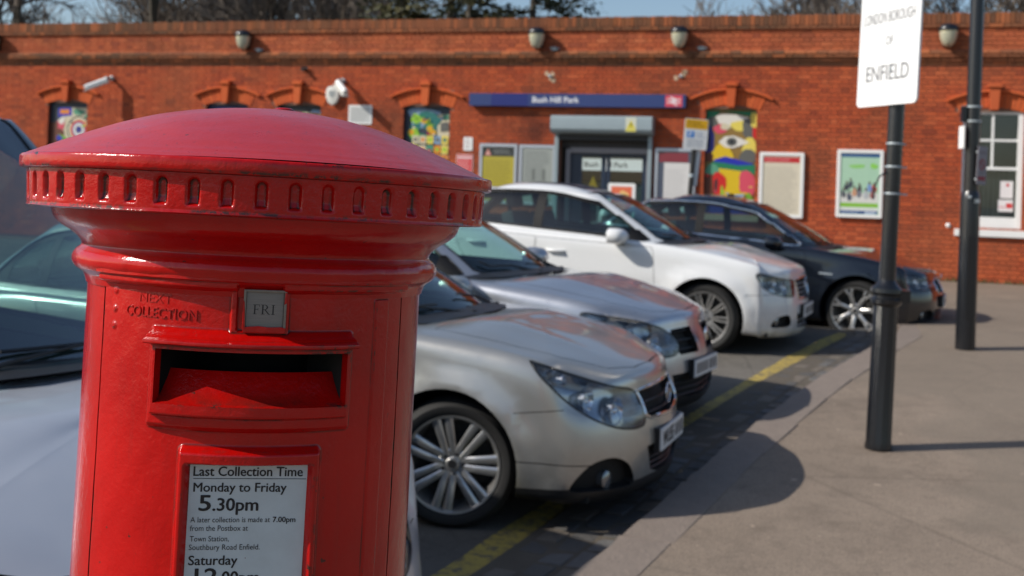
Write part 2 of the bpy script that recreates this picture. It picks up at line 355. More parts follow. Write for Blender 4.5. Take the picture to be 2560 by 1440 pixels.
def road():
    mb = MB(); A = 400; ys = [-A, -20, 0, 4.0]+[4.8+.35*i for i in range(21)]+[13, 60, A]
    mb.add([(x, y, G(y)-.1) for y in ys for x in (-A, A)], [(2*i, 2*i+1, 2*i+3, 2*i+2) for i in range(len(ys)-1)])
    tag(mb.build('road', M_ROAD), 'grey brown tarmac of the parking bays and road', kind='structure')
    # yellow line
    mb = MB(); n = 60; vs = []; rr = random.Random(3)
    for i in range(n+1):
        Y = -3+i*(15.2)/n; x = YX(Y)
        for sx in (-1, 1):
            e = rr.uniform(-.008, .008)
            q = Vector((x, Y, 0))+KN*(sx*.075+e); q.z = G(q.y)-.096; vs.append(q)
    mb.add(vs, [(2*i, 2*i+1, 2*i+3, 2*i+2) for i in range(n)])
    m = NT('yellow_line_paint'); v = m.coord()
    c = m.mix(m.noise(6, 6, v), (.36, .255, .05), (.50, .37, .09))
    c = m.mix(m.ramp(m.noise(17, 7, v, .72), [(.47, 0), (.60, .9)]), c, (.12, .10, .075))
    m.l(c, m.b.inputs['Base Color']); m.b.inputs['Roughness'].default_value = .75; m.bump(m.noise(60, 4, v), .004)
    tag(mb.build('yellow_line', m.m), 'worn yellow line painted along the bays beside the gutter setts', kind='structure')
    # kerb stones, setts
    mk = mat('granite_kerb', (.215, .172, .142), .85, var=.22, vs=9, bump=.006, bs=45)
    par = tag(link('pavement', None), kind='structure')
    Y = -3.0; k = 0; rr = random.Random(5)
    while Y < 20:
        L = rr.uniform(.78, 1.0); mb = MB(); w0 = .27+rr.uniform(-.01, .01)
        n = 6
        # uneven worn road-side edge
        vs = []; fs = []
        for i in range(n+1):
            t = i/n*(L-.012)
            e = rr.uniform(0, .018)
            for (d, z) in ((0+e*.6, -.16), (0+e*.6, -.03), (.015+e, .004), (w0, .004), (w0, -.16)): vs.append((d, t, z))
        for i in range(n):
            for j in range(4): fs.append((i*5+j, i*5+j+1, i*5+5+j+1, i*5+5+j))
        fs.append((0, 1, 2, 3, 4)); fs.append(tuple(n*5+j for j in (4, 3, 2, 1, 0)))
        mb.add(vs, fs)
        mb.build('kerb_stone', mk, par, loc=(KX(Y), Y, G(Y)-.0085+rr.uniform(.0, .001)), rot=(math.asin(min(.06, (G(Y+.9)-G(Y))/.9)), 0, -KANG(Y+.3)))
        Y += L*cos(KANG(Y+.3)); k += 1
    # tarmac sheet of the pavement with a rough inner line to the kerb
    mb = MB()
    ys = [-60, -3, 0, 4.0]+[4.8+.35*i for i in range(21)]+[13, 14, 15, 16, 30]; vs = []
    for y in ys:
        for x in (KX(y)+.275, 120): vs.append((x, y, G(y)))
        vs.append((KX(y)+.275, y, G(y)-.14))
    mb.add(vs, [f for i in range(len(ys)-1) for f in ((3*i, 3*i+1, 3*i+4, 3*i+3), (3*i+2, 3*i, 3*i+3, 3*i+5))])
    mb.build('tarmac_surface', M_PAVE, par)
    par['label'] = 'brown tarmac pavement with pale granite kerb stones'
    # gutter setts
    ms = [mat('sett_dark', (.09, .084, .078), .8, var=.3, vs=20, bump=.008, bs=40), mat('sett_brown', (.15, .125, .10), .85, var=.3, vs=20, bump=.008, bs=40), mat('sett_grey', (.125, .12, .115), .8, var=.3, vs=20, bump=.008, bs=40)]
    g = tag(link('gutter', None), 'strip of worn stone setts between yellow line and kerb', kind='structure')
    mb = MB(); ys = [-3+.35*i for i in range(46)]
    mb.add([(KX(y)+dx, y, G(y)-.087) for y in ys for dx in (-.50, .03)], [(2*i, 2*i+1, 2*i+3, 2*i+2) for i in range(len(ys)-1)])
    mb.build('joint_bed', mat('sett_joint', (.10, .082, .062), .95, var=.3, bump=.006, bs=30), g)
    cnt = 0
    for r in range(3):
        t = 3.9+rr.uniform(0, .1)
        while t < 13.0 and cnt < 300:
            L = rr.uniform(.17, .27); d0 = -.012-r*.135-.128; mb = MB()
            j = lambda: rr.uniform(-.008, .008)
            top = [(d0+.012+j(), .012+j(), .012+j()*.6), (d0+.116+j(), .012+j(), .012+j()*.6), (d0+.116+j(), L-.025+j(), .012+j()*.6), (d0+.012+j(), L-.025+j(), .012+j()*.6)]
            bot = [(d0, 0, -.03), (d0+.127, 0, -.03), (d0+.127, L-.012, -.03), (d0, L-.012, -.03)]
            mb.add(top+bot, [(0, 1, 2, 3), (4, 5, 1, 0), (5, 6, 2, 1), (6, 7, 3, 2), (7, 4, 0, 3)])
            if rr.random() > .05:
                mb.build('sett', ms[rr.choice((0, 0, 0, 1, 2))], g, loc=(KX(t), t, G(t)-.090), rot=(math.asin(min(.06, G(t+.5)-G(t))), 0, -KANG(t)), bevel=.004); cnt += 1
            t += L*.88
    # loose weeds at the wall foot
road()
# ------------------------------------------------------------------ station wall
WR = -math.atan(.305)
WS = .80
WALL = Matrix.Translation((0, 26.9*WS, 1.62*(1-WS))) @ Matrix.Rotation(WR, 4, 'Z') @ Matrix.Scale(WS, 4)   # wall built in units of 0.8 m
S0, S1 = -19., 20.
def wthing(name, label, cat, s, z, d=0., group=None):
    o = empty(name, label, cat, WALL @ Vector((s, d, z)), (0, 0, WR), group); o.scale = (WS, WS, WS); return o
ST = empty('station_building', 'long single storey red brick station building behind the parked cars', 'building', WALL @ Vector((0, 0, 0)), (0, 0, WR)); ST.scale = (WS, WS, WS)
WIN = [(-12.63, -11.44, 1.2, 3.44), (-7.98, -6.82, 1.2, 3.44), (-6.01, -4.86, 1.2, 3.44), (-2.72, -1.56, 1.2, 3.44), (4.34, 5.44, 1.2, 3.46), (9.58, 10.74, 1.08, 3.46)]
DOOR = (1.10, 3.16, 0, 2.95)
def wall_build():
    op = [(a, b, c, d+.02) for a, b, c, d in WIN]+[DOOR]
    arch = [(a-.07, b+.07, d-.03, d+.42) for a, b, c, d in WIN]
    # mortar body with openings: grid of boxes
    xs = sorted({S0, S1} | {v for o in op for v in o[:2]}); zs = sorted({-.2, 5.5} | {v for o in op for v in o[2:]})
    mb = MB()
    for i in range(len(xs)-1):
        for j in range(len(zs)-1):
            cx, cz = (xs[i]+xs[i+1])/2, (zs[j]+zs[j+1])/2
            if any(o[0] < cx < o[1] and o[2] < cz < o[3] for o in op): continue
            if zs[j+1] <= zs[j]: continue
            mb.box(xs[i], xs[i+1], 0.012, .34, max(zs[j], -.2), min(zs[j+1], 5.2))
    mb.build('wall_core', M_MORTAR, ST)
    mb = MB(); mb.box(S0, S1, .34, 7.5, 4.7, 4.9); mb.box(S0, S1, 1.5, 7.5, 0, 4.7); mb.build('roof', mat('felt_roof', (.05, .05, .05), .9), ST)
    rr = random.Random(11)
    mass = MB(); par = MB(); singles = []
    def course(z, sa, sb, mbx, off, depth=0, h=.0812, single=False):
        s = sa-off; k = 0
        while s < sb:
            L = .269 if k % 2 == 0 else .128
            a, b = max(s, sa), min(s+L, sb); k += 1; s += L+.0125
            if b-a < .006: continue
            cx, cz = (a+b)/2, z+h/2
            hit = False
            for o in op:
                if o[2] < cz < o[3]:
                    if a >= o[0]-.004 and b <= o[1]+.004: hit = True; break
                    if a < o[0] < b: b = o[0]
                    elif a < o[1] < b: a = o[1]
            if hit or b-a < .006: continue
            cx = (a+b)/2
            if any(q[0] < cx < q[1] and q[2] < cz < q[3] for q in arch): continue
            yo = -depth+rr.uniform(-.0025, .0025)
            if single and 8.0 < cx < 10.86 and 0 < z < 3.4: singles.append((cx, z, a, b, yo)); continue
            mbx.box(a, b, yo, .02, z, z+h, 'k')
    z = 0.005; i = 0
    while z < 4.34: course(z, S0, S1, mass, (i % 2)*.211+.05, .02 if z < .62 else 0, single=True); z += .09375; i += 1
    singles.sort(key=lambda t: -t[0])
    sm = {}
    for n, (cx, z, a, b, yo) in enumerate(singles):
        if n >= 296: mass.box(a, b, yo, .02, z, z+.0812, 'k'); continue
        L = round(b-a, 2)
        if L not in sm: q = MB(); q.box(-L/2, L/2, 0, .03, 0, .0812, 'k'); o = q.build('brick', M_BRICK1, ST); sm[L] = o.data; o.location = (cx, yo, z)
        else: link('brick', sm[L], ST, (cx, yo, z))
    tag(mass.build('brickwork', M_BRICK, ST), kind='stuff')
    z = 4.735
    while z < 5.14: course(z, S0, S1, par, (i % 2)*.211+.02, 0.012); z += .09375; i += 1
    tag(par.build('parapet_brickwork', M_BRICKP, ST), kind='stuff')
    # string course: stepped courses with a weathered top
    st = MB()
    for (z0, dep) in ((4.43, .03), (4.505, .075), (4.58, .12)):
        course(z0, S0, S1, st, rr.uniform(0, .3), dep, h=.066)
    s = S0
    while s < S1:
        L = .215; yo = -.135; a = s; b = s+L
        st.add([(a, yo, 4.655), (b, yo, 4.655), (b, yo+.02, 4.70), (a, yo+.02, 4.70), (b, .0, 4.745), (a, 0, 4.745), (a, .02, 4.655), (b, .02, 4.655)], [(0, 1, 2, 3), (3, 2, 4, 5), (0, 3, 5, 6), (1, 7, 4, 2), (0, 6, 7, 1)]); s += .225
    tag(st.build('string_course', M_COPE, ST), kind='stuff')
    mb = MB(); mb.box(S0, S1, -.02, .03, 4.44, 4.70); mb.box(S0, S1, -.02, .33, 5.19, 5.26); mb.box(S0, S1, -.03, .33, 5.24, 5.46); mb.build('course_bed', M_MORTAR, ST)
    co = MB(); course(5.195, S0, S1, co, .1, .06, h=.065); s = S0; cop = []
    while s < S1:
        cop.append((s, rr.uniform(-.006, .006), rr.uniform(-.008, .008))); s += .094
    inv = [c for c in cop if -14.6 < c[0] < 11]
    keep = set(c[0] for c in sorted(inv, key=lambda c: -c[0])[:290]); q = MB(); q.box(0, .083, 0, .40, 0, .215, 'b', ); pm = None
    for s, y, z in cop:
        if s in keep:
            if pm is None: o = q.build('coping_brick', M_COPE1, ST, bevel=.006); pm = o.data; o.location = (s, -.055+y, 5.275+z)
            else: link('coping_brick', pm, ST, (s, -.055+y, 5.275+z))
        else: co.box(s, s+.083, -.055+y, .35, 5.275+z, 5.49+z)
    tag(co.build('coping_bricks', M_COPE, ST), kind='stuff')
    # openings
    for wi, (a, b, c, d) in enumerate(WIN):
        cx = (a+b)/2; w_ = b-a; rise = .10; R = (w_*w_/4+rise*rise)/(2*rise); zc = d+rise-R; h = math.asin(w_/2/R)
        # backing behind the arch
        mb = MB(); arc = [(cx+R*sin(t), zc+R*cos(t)) for t in [h*(1-2*k/12) for k in range(13)]]
        mb.prism([(a-.09, d+.42), (b+.09, d+.42), (b+.09, d)]+[(x, z) for x, z in arc]+[(a-.09, d)], .004, .33)
        mb.build('arch_backing', M_MORTAR, ST)
        N = 14; h2 = h*1.12
        for k in range(N):
            t0 = -h2+2*h2*k/N+.003; t1 = -h2+2*h2*(k+1)/N-.003; ex = 0
            P = [(cx+r*sin(t), zc+r*cos(t)) for r, t in ((R+.002, t0), (R+.002, t1), (R+.30, t1), (R+.30, t0))]
            q = MB(); q.prism(P, -.012, .2, back=True); q.build('voussoir', M_RUBBED, ST)
        # hood mould, two arcs, and keystone
        q = MB(); t0s = h*1.33; n = 16
        for lo, hi, dep in ((.318, .352, .085), (.352, .37, .05)):
            vs = []
            for k in range(n+1):
                t = -t0s+2*t0s*k/n
                for r, y in ((R+lo, -dep), (R+hi, -dep), (R+hi, .02), (R+lo, .02)): vs.append((cx+r*sin(t), y, zc+r*cos(t)))
            fs = [(4*k+j, 4*k+(j+1) % 4, 4*k+4+(j+1) % 4, 4*k+4+j) for k in range(n) for j in range(4)]+[(0, 1, 2, 3), (4*n+3, 4*n+2, 4*n+1, 4*n)]
            q.add(vs, fs)
        q.build('hood_mould', M_RUBBED, ST)
        q = MB(); zk = d+rise-.05
        q.prism([(cx-.075, zk), (cx+.075, zk), (cx+.105, d+.50), (cx-.105, d+.50)], -.15, .02)
        q.box(cx-.14, cx+.14, -.19, .02, d+.505, d+.55); q.box(cx-.11, cx+.11, -.165, .02, d+.552, d+.585)
        q.build('keystone', M_RUBBED, ST)
        q = MB(); sl = M_WHITE if wi == 5 else mat('stone_sill', (.30, .20, .15), .8)
        q.box(a-.10, b+.10, -.09, .2, c-.14, c-.001); q.build('sill', sl, ST, bevel=.008)
        if wi == 5:
            fr = MB(); g = .06
            for x0, x1, z0, z1, y0 in ((a, a+.10, c, d+.06, .05), (b-.10, b, c, d+.06, .05), (a+.10, b-.10, c, c+.26, .06), (a+.10, b-.10, d-.03, d+.1, .05), (a+.10, b-.10, 2.30, 2.36, .07)): fr.box(x0, x1, y0, .16, z0, z1)
            frm = fr.build('window_frame', M_WHITE, ST, bevel=.004)
            for x in (a+.10+(w_-.2)*.5-.02,):
                q = MB(); q.box(x-.0, x+.045, .08, .13, 2.36, d-.03); q.build('glazing_bar', M_WHITE, frm)
            q = MB(); q.box(a+.10, b-.10, .085, .125, 2.88, 2.925); q.build('glazing_bar', M_WHITE, frm)
            q = MB(); q.box(a+.1, b-.1, .13, .135, c+.26, d+.06); q.build('pane', glass_mat('window_pane', (.75, .8, .8), 1.5), frm)
            q = MB(); k = 0; x = a+.12
            while x < b-.15: q.box(x, x+.085, .19+.015*(k % 2), .195+.015*(k % 2), c+.2, 2.33); x += .095; k += 1
            q.build('vertical_blind', mat('blind_fabric', (.10, .11, .105), .9, var=.2), ST)
            q = MB(); q.box(a, b, .32, .5, c, d+.12); q.build('dark_room', M_DARK, ST)
    # brick in the reveals
    q = MB()
    for (a, b, c, d) in WIN[:5]:
        q.box(a-.001, a+.003, 0.0, .14, c, d); q.box(b-.003, b+.001, 0.0, .14, c, d)
    q.build('reveal', mat('reveal_brick', (.16, .04, .022), .9, var=.3), ST)
wall_build()
# ------------------------------------------------------------------ murals
def mural_base(k, inkbg):
    a, b, c, d = WIN[k]; mb = MB(); cx = (a+b)/2; w_ = b-a
    R = (w_*w_/4+.01)/.2; arc = [((b-a)*t+a, d+.10-((2*t-1)**2)*.10) for t in (1, .8, .6, .4, .2, 0)]
    mb.ink = inkbg; mb.prism([(a, c), (b, c)]+arc, .10, .14); mb.ink = None
    return mb, a, b, c, d
def blob(cx, cz, rx, rz, n=14, j=.18, seed=0):
    r = random.Random(seed); ph = r.uniform(0, 6); return [(cx+rx*cos(t)*(1+j*sin(3*t+ph)), cz+rz*sin(t)*(1+j*cos(2*t+ph))) for t in [2*pi*i/n for i in range(n)]]
def clipbox(poly, a, b, c, d): return [(min(max(x, a), b), min(max(z, c), d)) for x, z in poly]
def murals():
    C = {k: srgb(*v) for k, v in dict(yel=(215, 180, 20), yel2=(225, 205, 90), blue=(40, 45, 130), blue2=(30, 40, 165), green=(25, 120, 80), green2=(110, 160, 40), red=(200, 30, 25), pink=(210, 75, 95), grey=(95, 95, 90), olive=(140, 110, 50), white=(220, 215, 205), cream=(205, 195, 165), dk=(35, 40, 45), teal=(30, 110, 105), lg=(85, 150, 120), or_=(220, 130, 30), navy=(22, 35, 80), sky=(130, 160, 190), brown=(100, 50, 30), lime=(140, 190, 50), slate=(45, 55, 70)).items()}
    # eye mural
    mb, a, b, c, d = mural_base(4, C['olive']); y = .098
    W = b-a; X = lambda u: a+u*W; Z = lambda v: c+v*(d-c)     # unit square of the board
    def S(poly, ink):
        nonlocal y; y -= .0006; sheet(mb, clipbox([(X(u), Z(v)) for u, v in poly], a+.01, b-.01, c, d), y, C[ink])
    def fine(n, v0, v1, seed):
        r_ = random.Random(seed); ks = list(C)
        for k in range(n): S(blob(r_.uniform(.04, .96), r_.uniform(v0, v1), r_.uniform(.015, .05), r_.uniform(.006, .018), 7, .3, k), r_.choice(ks))
    S([(0, .86), (.3, .99), (1, .93), (1, .99), (0, .99)], 'green'); S(blob(.5, .90, .32, .07, seed=1), 'white'); S(blob(.72, .85, .22, .06, seed=2), 'yel2')
    S(blob(.86, .82, .16, .10, seed=3), 'grey'); S(blob(.96, .90, .10, .08, seed=4), 'yel2'); S(blob(.12, .88, .12, .05, seed=5), 'grey')
    S(blob(.30, .82, .14, .05, seed=6), 'pink'); S(blob(.38, .84, .10, .03, seed=7), 'cream'); S(blob(.97, .78, .06, .06, seed=8), 'red')
    S([(0, .84), (.10, .84), (.17, .76), (.17, .62), (.12, .52), (0, .52)], 'blue'); S([(0, .80), (.05, .80), (.09, .74), (.09, .64), (0, .6)], 'navy')
    S(blob(.88, .64, .16, .09, seed=9), 'yel2'); S(blob(.34, .58, .22, .09, seed=10), 'yel'); S(blob(.86, .56, .2, .06, seed=11), 'grey')
    S([(.26, .69), (.38, .745), (.55, .755), (.70, .73), (.86, .69), (.70, .66), (.55, .635), (.40, .64)], 'white')
    S(ellipse(.52, .695, .105, .042, 16), 'grey'); S(ellipse(.52, .695, .05, .022, 12), 'dk')
    S([(.18, .52), (.40, .555), (.62, .53), (.85, .50), (.95, .49), (.95, .46), (.2, .47)], 'blue2')
    S([(.15, .50), (.4, .49), (.65, .47), (1, .48), (1, .39), (.7, .40), (.4, .43), (.15, .45)], 'green')
    S([(0, .50), (.15, .50), (.17, .56), (.1, .60), (0, .58)], 'brown'); S(blob(.16, .42, .15, .055, seed=12), 'lg')
    S([(.28, .44), (.85, .41), (.8, .22), (.40, .22)], 'yel'); S(blob(.86, .30, .20, .12, seed=13), 'pink'); S([(0, .38), (.18, .38), (.2, .1), (0, .1)], 'brown')
    S(blob(.30, .28, .13, .14, seed=14), 'red'); S(blob(.24, .27, .03, .08, seed=15), 'dk'); S(blob(.36, .22, .03, .05, seed=16), 'lime')
    S([(.40, .23), (.85, .21), (.9, .05), (.4, .05)], 'yel'); S([(.42, .21), (.6, .19), (.8, .20), (.75, .15), (.5, .17)], 'sky'); S(blob(.88, .13, .09, .07, seed=17), 'green2')
    S([(0, .1), (1, .08), (1, 0), (0, 0)], 'blue')
    fine(10, .0, .5, 31)
    mb.build('mural_board', M_PRINT, ST)['label'] = 'mural board with a big white eye over yellow and green'
    # garden mural
    mb, a, b, c, d = mural_base(3, C['slate']); y = .098; W = b-a; r = random.Random(4)
    S(blob(.4, .92, .35, .08, seed=1), 'sky'); S(blob(.55, .86, .30, .10, seed=3), 'teal'); S([(.72, .93), (.98, .93), (.98, .4), (.7, .4)], 'cream'); S(blob(.30, .82, .14, .05, seed=2), 'sky')
    for k in range(9): S(blob(r.uniform(.12, .68), r.uniform(.66, .90), .12, .05, seed=20+k), r.choice(['green', 'green2', 'teal', 'green', 'blue', 'lime']))
    for (u, v) in ((.42, .86), (.62, .74), (.15, .74), (.55, .78)): S(ellipse(u, v, .07, .030, 10), 'yel'); y -= .0001; S(ellipse(u, v, .035, .015, 8), 'or_')
    S([(.78, .84), (.95, .85), (.95, .76), (.78, .75)], 'grey'); S([(.82, .92), (.95, .93), (.95, .88), (.82, .87)], 'lg')
    for i in range(5):
        for j in range(6):
            u, v = .18+i*.16, .62-j*.10; c_ = r.choice(['cream', 'pink', 'yel2', 'lg', 'sky', 'or_', 'cream']); S([(u, v), (u+.14, v), (u+.14, v+.085), (u, v+.085)], c_); S(ellipse(u+.07, v+.043, .04, .022, 8), r.choice(['red', 'teal', 'or_', 'lime', 'grey']))
    fine(26, .05, .92, 32)
    mb.build('mural_board', M_PRINT, ST)['label'] = 'mural board with yellow flowers on green above patchwork squares'
    # target mural
    mb, a, b, c, d = mural_base(0, C['slate']); y = .098; W = b-a
    S([(.30, .95), (1, .95), (1, .3), (.25, .3)], 'cream'); S([(.2, .95), (.55, .95), (.55, .86), (.2, .84)], 'blue2'); S([(.25, .93), (.48, .93), (.48, .88), (.25, .88)], 'or_'); S(blob(.72, .90, .15, .04, seed=1), 'lg'); S(blob(.92, .85, .05, .03, seed=5), 'lg')
    for rx, ink in ((.30, 'dk'), (.27, 'cream'), (.21, 'red'), (.16, 'sky'), (.13, 'white'), (.08, 'blue')): S(ellipse(.74, .70, rx, rx*W/(d-c), 22), ink)
    S(blob(.28, .75, .10, .08, seed=2), 'pink'); S(blob(.30, .80, .08, .04, seed=6), 'white'); S(blob(.27, .66, .09, .05, seed=3), 'brown'); S(blob(.3, .6, .12, .04, seed=4), 'green2'); S([(0, .78), (.2, .78), (.2, .5), (0, .5)], 'brown'); S(blob(.25, .6, .08, .03, seed=7), 'blue2')
    S([(0, .5), (1, .5), (1, 0), (0, 0)], 'navy')
    fine(6, .5, .95, 33)
    mb.build('mural_board', M_PRINT, ST)['label'] = 'mural board with a ringed red and white circle'
    mb, a, b, c, d = mural_base(1, C['navy']); y = .098; W = b-a
    S(blob(.5, .93, .36, .05, seed=1), 'blue'); S(blob(.45, .90, .22, .035, seed=2), 'sky'); S([(.8, .97), (1, .95), (1, .7), (.8, .7)], 'blue2'); S([(0, .85), (1, .85), (1, .3), (0, .3)], 'blue')
    mb.build('mural_board', M_PRINT, ST)['label'] = 'dark blue mural board with pale swirl at its top'
    mb, a, b, c, d = mural_base(2, C['dk']); y = .098; W = b-a
    S([(.05, .92), (.97, .94), (.97, .3), (.05, .3)], 'cream'); S(blob(.4, .90, .22, .04, seed=1), 'pink'); S(blob(.75, .88, .18, .05, seed=2), 'or_'); S(blob(.25, .86, .16, .03, seed=5), 'lg'); S(blob(.5, .86, .12, .04, seed=3), 'lg'); S(blob(.85, .94, .12, .02, seed=4), 'sky')
    fine(50, .6, .93, 34)
    mb.build('mural_board', M_PRINT, ST)['label'] = 'mural board with orange, pink and green shapes under a dark head'
murals()
# ------------------------------------------------------------------ things on the wall
def poster(name, label, cat, s0, s1, z0, z1, draw, fm, dep=.07, fw=.07, group=None, r=.03):
    cx = (s0+s1)/2; t = wthing(name, label, cat, cx, z0, 0, group); W = s1-s0; H = z1-z0
    mb = MB(); mb.prism(rrect(-W/2, W/2, 0, H, r), -dep+.02, .0, back=True); mb.build('case', fm, t)
    mb = MB()
    for x0, x1, za, zb in ((-W/2+.004, -W/2+fw, .004, H-.004), (W/2-fw, W/2-.004, .004, H-.004), (-W/2+fw, W/2-fw, .004, fw), (-W/2+fw, W/2-fw, H-fw, H-.004)): mb.box(x0, x1, -dep, -dep+.025, za, zb)
    mb.build('frame', fm, t, bevel=.006)
    mb = MB(); draw(mb, W/2-fw+.002, fw-.002, H-fw+.002, -dep+.016); mb.build('poster_sheet', M_PRINTG, t)
    return t
def lines(mb, x0, x1, z0, z1, y, n, ink, h=.35, seed=0, full=.75):
    r = random.Random(seed); st = (z1-z0)/n
    for k in range(n):
        z = z1-st*(k+.5); xe = x0+(x1-x0)*r.uniform(full, 1); xa = x0
        while xa < xe-.01:
            xb = min(xa+r.uniform(.02, .09), xe); sheet(mb, [(xa, z-st*h/2), (xb, z-st*h/2), (xb, z+st*h/2), (xa, z+st*h/2)], y, ink); xa = xb+.012
def rect(x0, x1, z0, z1): return [(x0, z0), (x1, z0), (x1, z1), (x0, z1)]
def d_red(mb, w, z0, z1, y, band=.11, gap=.0):
    sheet(mb, rect(-w, w, z0, z1), y, srgb(214, 205, 184)); sheet(mb, rect(-w+.02, w-.02, z1-.04-band, z1-.03), y-.001, srgb(190, 32, 42))
    lines(mb, -w+.05, w-.08, z1-.02-band, z1-.045, y-.002, 2, srgb(225, 150, 150), .3, 1)
    lines(mb, -w+.05, w-.05, z0+.06, z1-.24, y-.001, 22, srgb(168, 160, 145), .25, 3); lines(mb, -w+.05, w-.05, z0+.03, z0+.05, y-.001, 1, srgb(90, 90, 90), .3, 3)
poster('poster_case', 'white framed notice with red heading and cream timetable left of the group photo poster', 'poster', 5.53, 6.46, 1.17, 2.56, d_red, M_WHITE)
def d_people(mb, w, z0, z1, y):
    sheet(mb, rect(-w, w, z0, z1), y, srgb(168, 205, 178)); sheet(mb, rect(-w, w, z1-.09, z1-.01), y-.001, srgb(60, 95, 140)); sheet(mb, rect(-w+.02, w-.02, z0+.01, z0+.08), y-.001, srgb(30, 70, 130))
    sheet(mb, rect(-w+.02, w-.02, z0+.08, z0+.15), y-.001, srgb(220, 225, 220)); sheet(mb, rect(-w+.02, w-.02, z0+.15, z0+.24), y-.001, srgb(135, 190, 70)); sheet(mb, rect(-w+.02, w-.02, z0+.24, z0+.45), y-.001, srgb(215, 215, 210))
    lines(mb, -w+.05, w-.4, z0+.03, z0+.06, y-.003, 1, srgb(180, 195, 215), .6, 2); sheet(mb, rect(w-.28, w-.06, z0+.02, z0+.06), y-.003, srgb(190, 205, 225))
    sheet(mb, blob(-.05, z1-.28, .16, .05, seed=2), y-.001, srgb(140, 200, 110)); sheet(mb, blob(w-.12, z1-.27, .08, .06, seed=3), y-.001, srgb(140, 205, 90))
    r = random.Random(8); k = 0
    for x, z, c in ((-.26, .66, (60, 65, 75)), (-.18, .72, (70, 80, 90)), (-.32, .52, (90, 95, 100)), (-.20, .46, (75, 85, 100)), (0, .62, (55, 60, 70)), (.0, .53, (120, 120, 130)), (.2, .66, (120, 150, 200)), (.29, .64, (190, 60, 60)), (.26, .52, (150, 90, 90)), (-.1, .56, (200, 150, 120)), (.13, .52, (180, 185, 190))):
        k += 1; y2 = y-.002-.0004*k; z += z0-.07; sheet(mb, blob(x, z-.03, .05, .08, seed=k), y2, srgb(*c)); sheet(mb, ellipse(x, z+.075, .022, .03, 8), y2, srgb(90, 65, 55))
poster('poster_case', 'white framed poster of a green group photo with dark blue foot strip', 'poster', 7.13, 8.06, 1.23, 2.65, d_people, M_WHITE, dep=.08)
def d_yel(mb, w, z0, z1, y):
    sheet(mb, rect(-w, w, z0, z1), y, srgb(176, 162, 52)); sheet(mb, rect(-w+.0, w, z1-.22, z1), y-.001, srgb(38, 44, 48)); sheet(mb, [(-w+.06, z1-.20), (-w+.22, z1-.20), (-w+.14, z1-.04)], y-.002, srgb(205, 130, 120)); sheet(mb, [(-w+.11, z1-.18), (-w+.17, z1-.18), (-w+.14, z1-.10)], y-.003, srgb(225, 190, 180))
    lines(mb, -w+.27, w-.04, z1-.17, z1-.05, y-.002, 3, srgb(125, 130, 130), .4, 3); lines(mb, -w+.06, w-.06, z0+.05, z1-.3, y-.001, 14, srgb(140, 128, 45), .3, 5)
poster('poster_case', 'aluminium framed yellow warning notice with black heading left of entrance', 'poster', -.79, .12, 1.25, 2.62, d_yel, M_ALUF)
def d_grey(mb, w, z0, z1, y):
    sheet(mb, rect(-w, w, z0, z1), y, srgb(150, 156, 152)); lines(mb, -w+.08, w-.08, z0+.1, z1-.07, y-.001, 18, srgb(118, 124, 124), .4, 5)
    for x in (-.12, .12): sheet(mb, rect(x, x+.07, z0+.5, z0+.75), y-.002, srgb(108, 114, 112))
poster('poster_case', 'aluminium framed grey timetable case between yellow notice and entrance', 'poster', .16, 1.03, 1.25, 2.61, d_grey, M_ALUF)
def d_map(mb, w, z0, z1, y):
    sheet(mb, rect(-w, w, z0, z1), y, srgb(70, 80, 100)); sheet(mb, rect(-w+.03, w-.10, z1-.24, z1-.03), y-.001, srgb(128, 38, 55)); sheet(mb, rect(-w+.14, w-.06, z0, z1-.25), y-.001, srgb(214, 212, 210)); lines(mb, -w+.18, w-.12, z0+.1, z1-.38, y-.002, 16, srgb(190, 188, 188), .3, 5)
poster('poster_case', 'notice case with maroon heading and white sheet right of entrance', 'poster', 3.27, 4.17, 1.2, 2.60, d_map, M_ALUF)
def small_sign(label, s0, s1, z0, z1, draw, cat='sign', dep=.015, r=.02, name='wall_sign', m=M_WHITE):
    t = wthing(name, label, cat, (s0+s1)/2, z0); mb = MB(); mb.prism(rrect(-(s1-s0)/2, (s1-s0)/2, 0, z1-z0, r), -dep, 0, back=True); mb.build('plate', m, t)
    mb = MB(); draw(mb, (s1-s0)/2, 0, z1-z0, -dep-.001)
    if mb.v: mb.build('lettering', M_PRINT, t)
    return t
small_sign('white plate with faint text under the alarm box', -4.12, -3.52, 3.02, 3.47, lambda mb, w, a, b, y: (sheet(mb, rect(-w+.04, w-.04, a+.04, b-.04), y, srgb(196, 198, 196)), lines(mb, -w+.07, w-.07, a+.07, b-.07, y-.001, 8, srgb(165, 168, 166), .4, 4)))
small_sign('small white sign above the red notice', -1.2, -.98, 2.45, 2.76, lambda mb, w, a, b, y: lines(mb, -w+.04, w-.04, a+.04, b-.04, y, 6, srgb(170, 150, 150), .4, 4))
small_sign('red notice with white text beside the domed post box cap', -1.36, -.96, 1.95, 2.36, lambda mb, w, a, b, y: (sheet(mb, rect(-w+.01, w-.01, a+.01, b-.01), y, srgb(205, 60, 62)), sheet(mb, rect(-w+.03, w-.03, b-.10, b-.04), y-.001, srgb(225, 190, 190)), lines(mb, -w+.04, w-.04, a+.04, b-.12, y-.001, 6, srgb(228, 160, 160), .45, 4)))
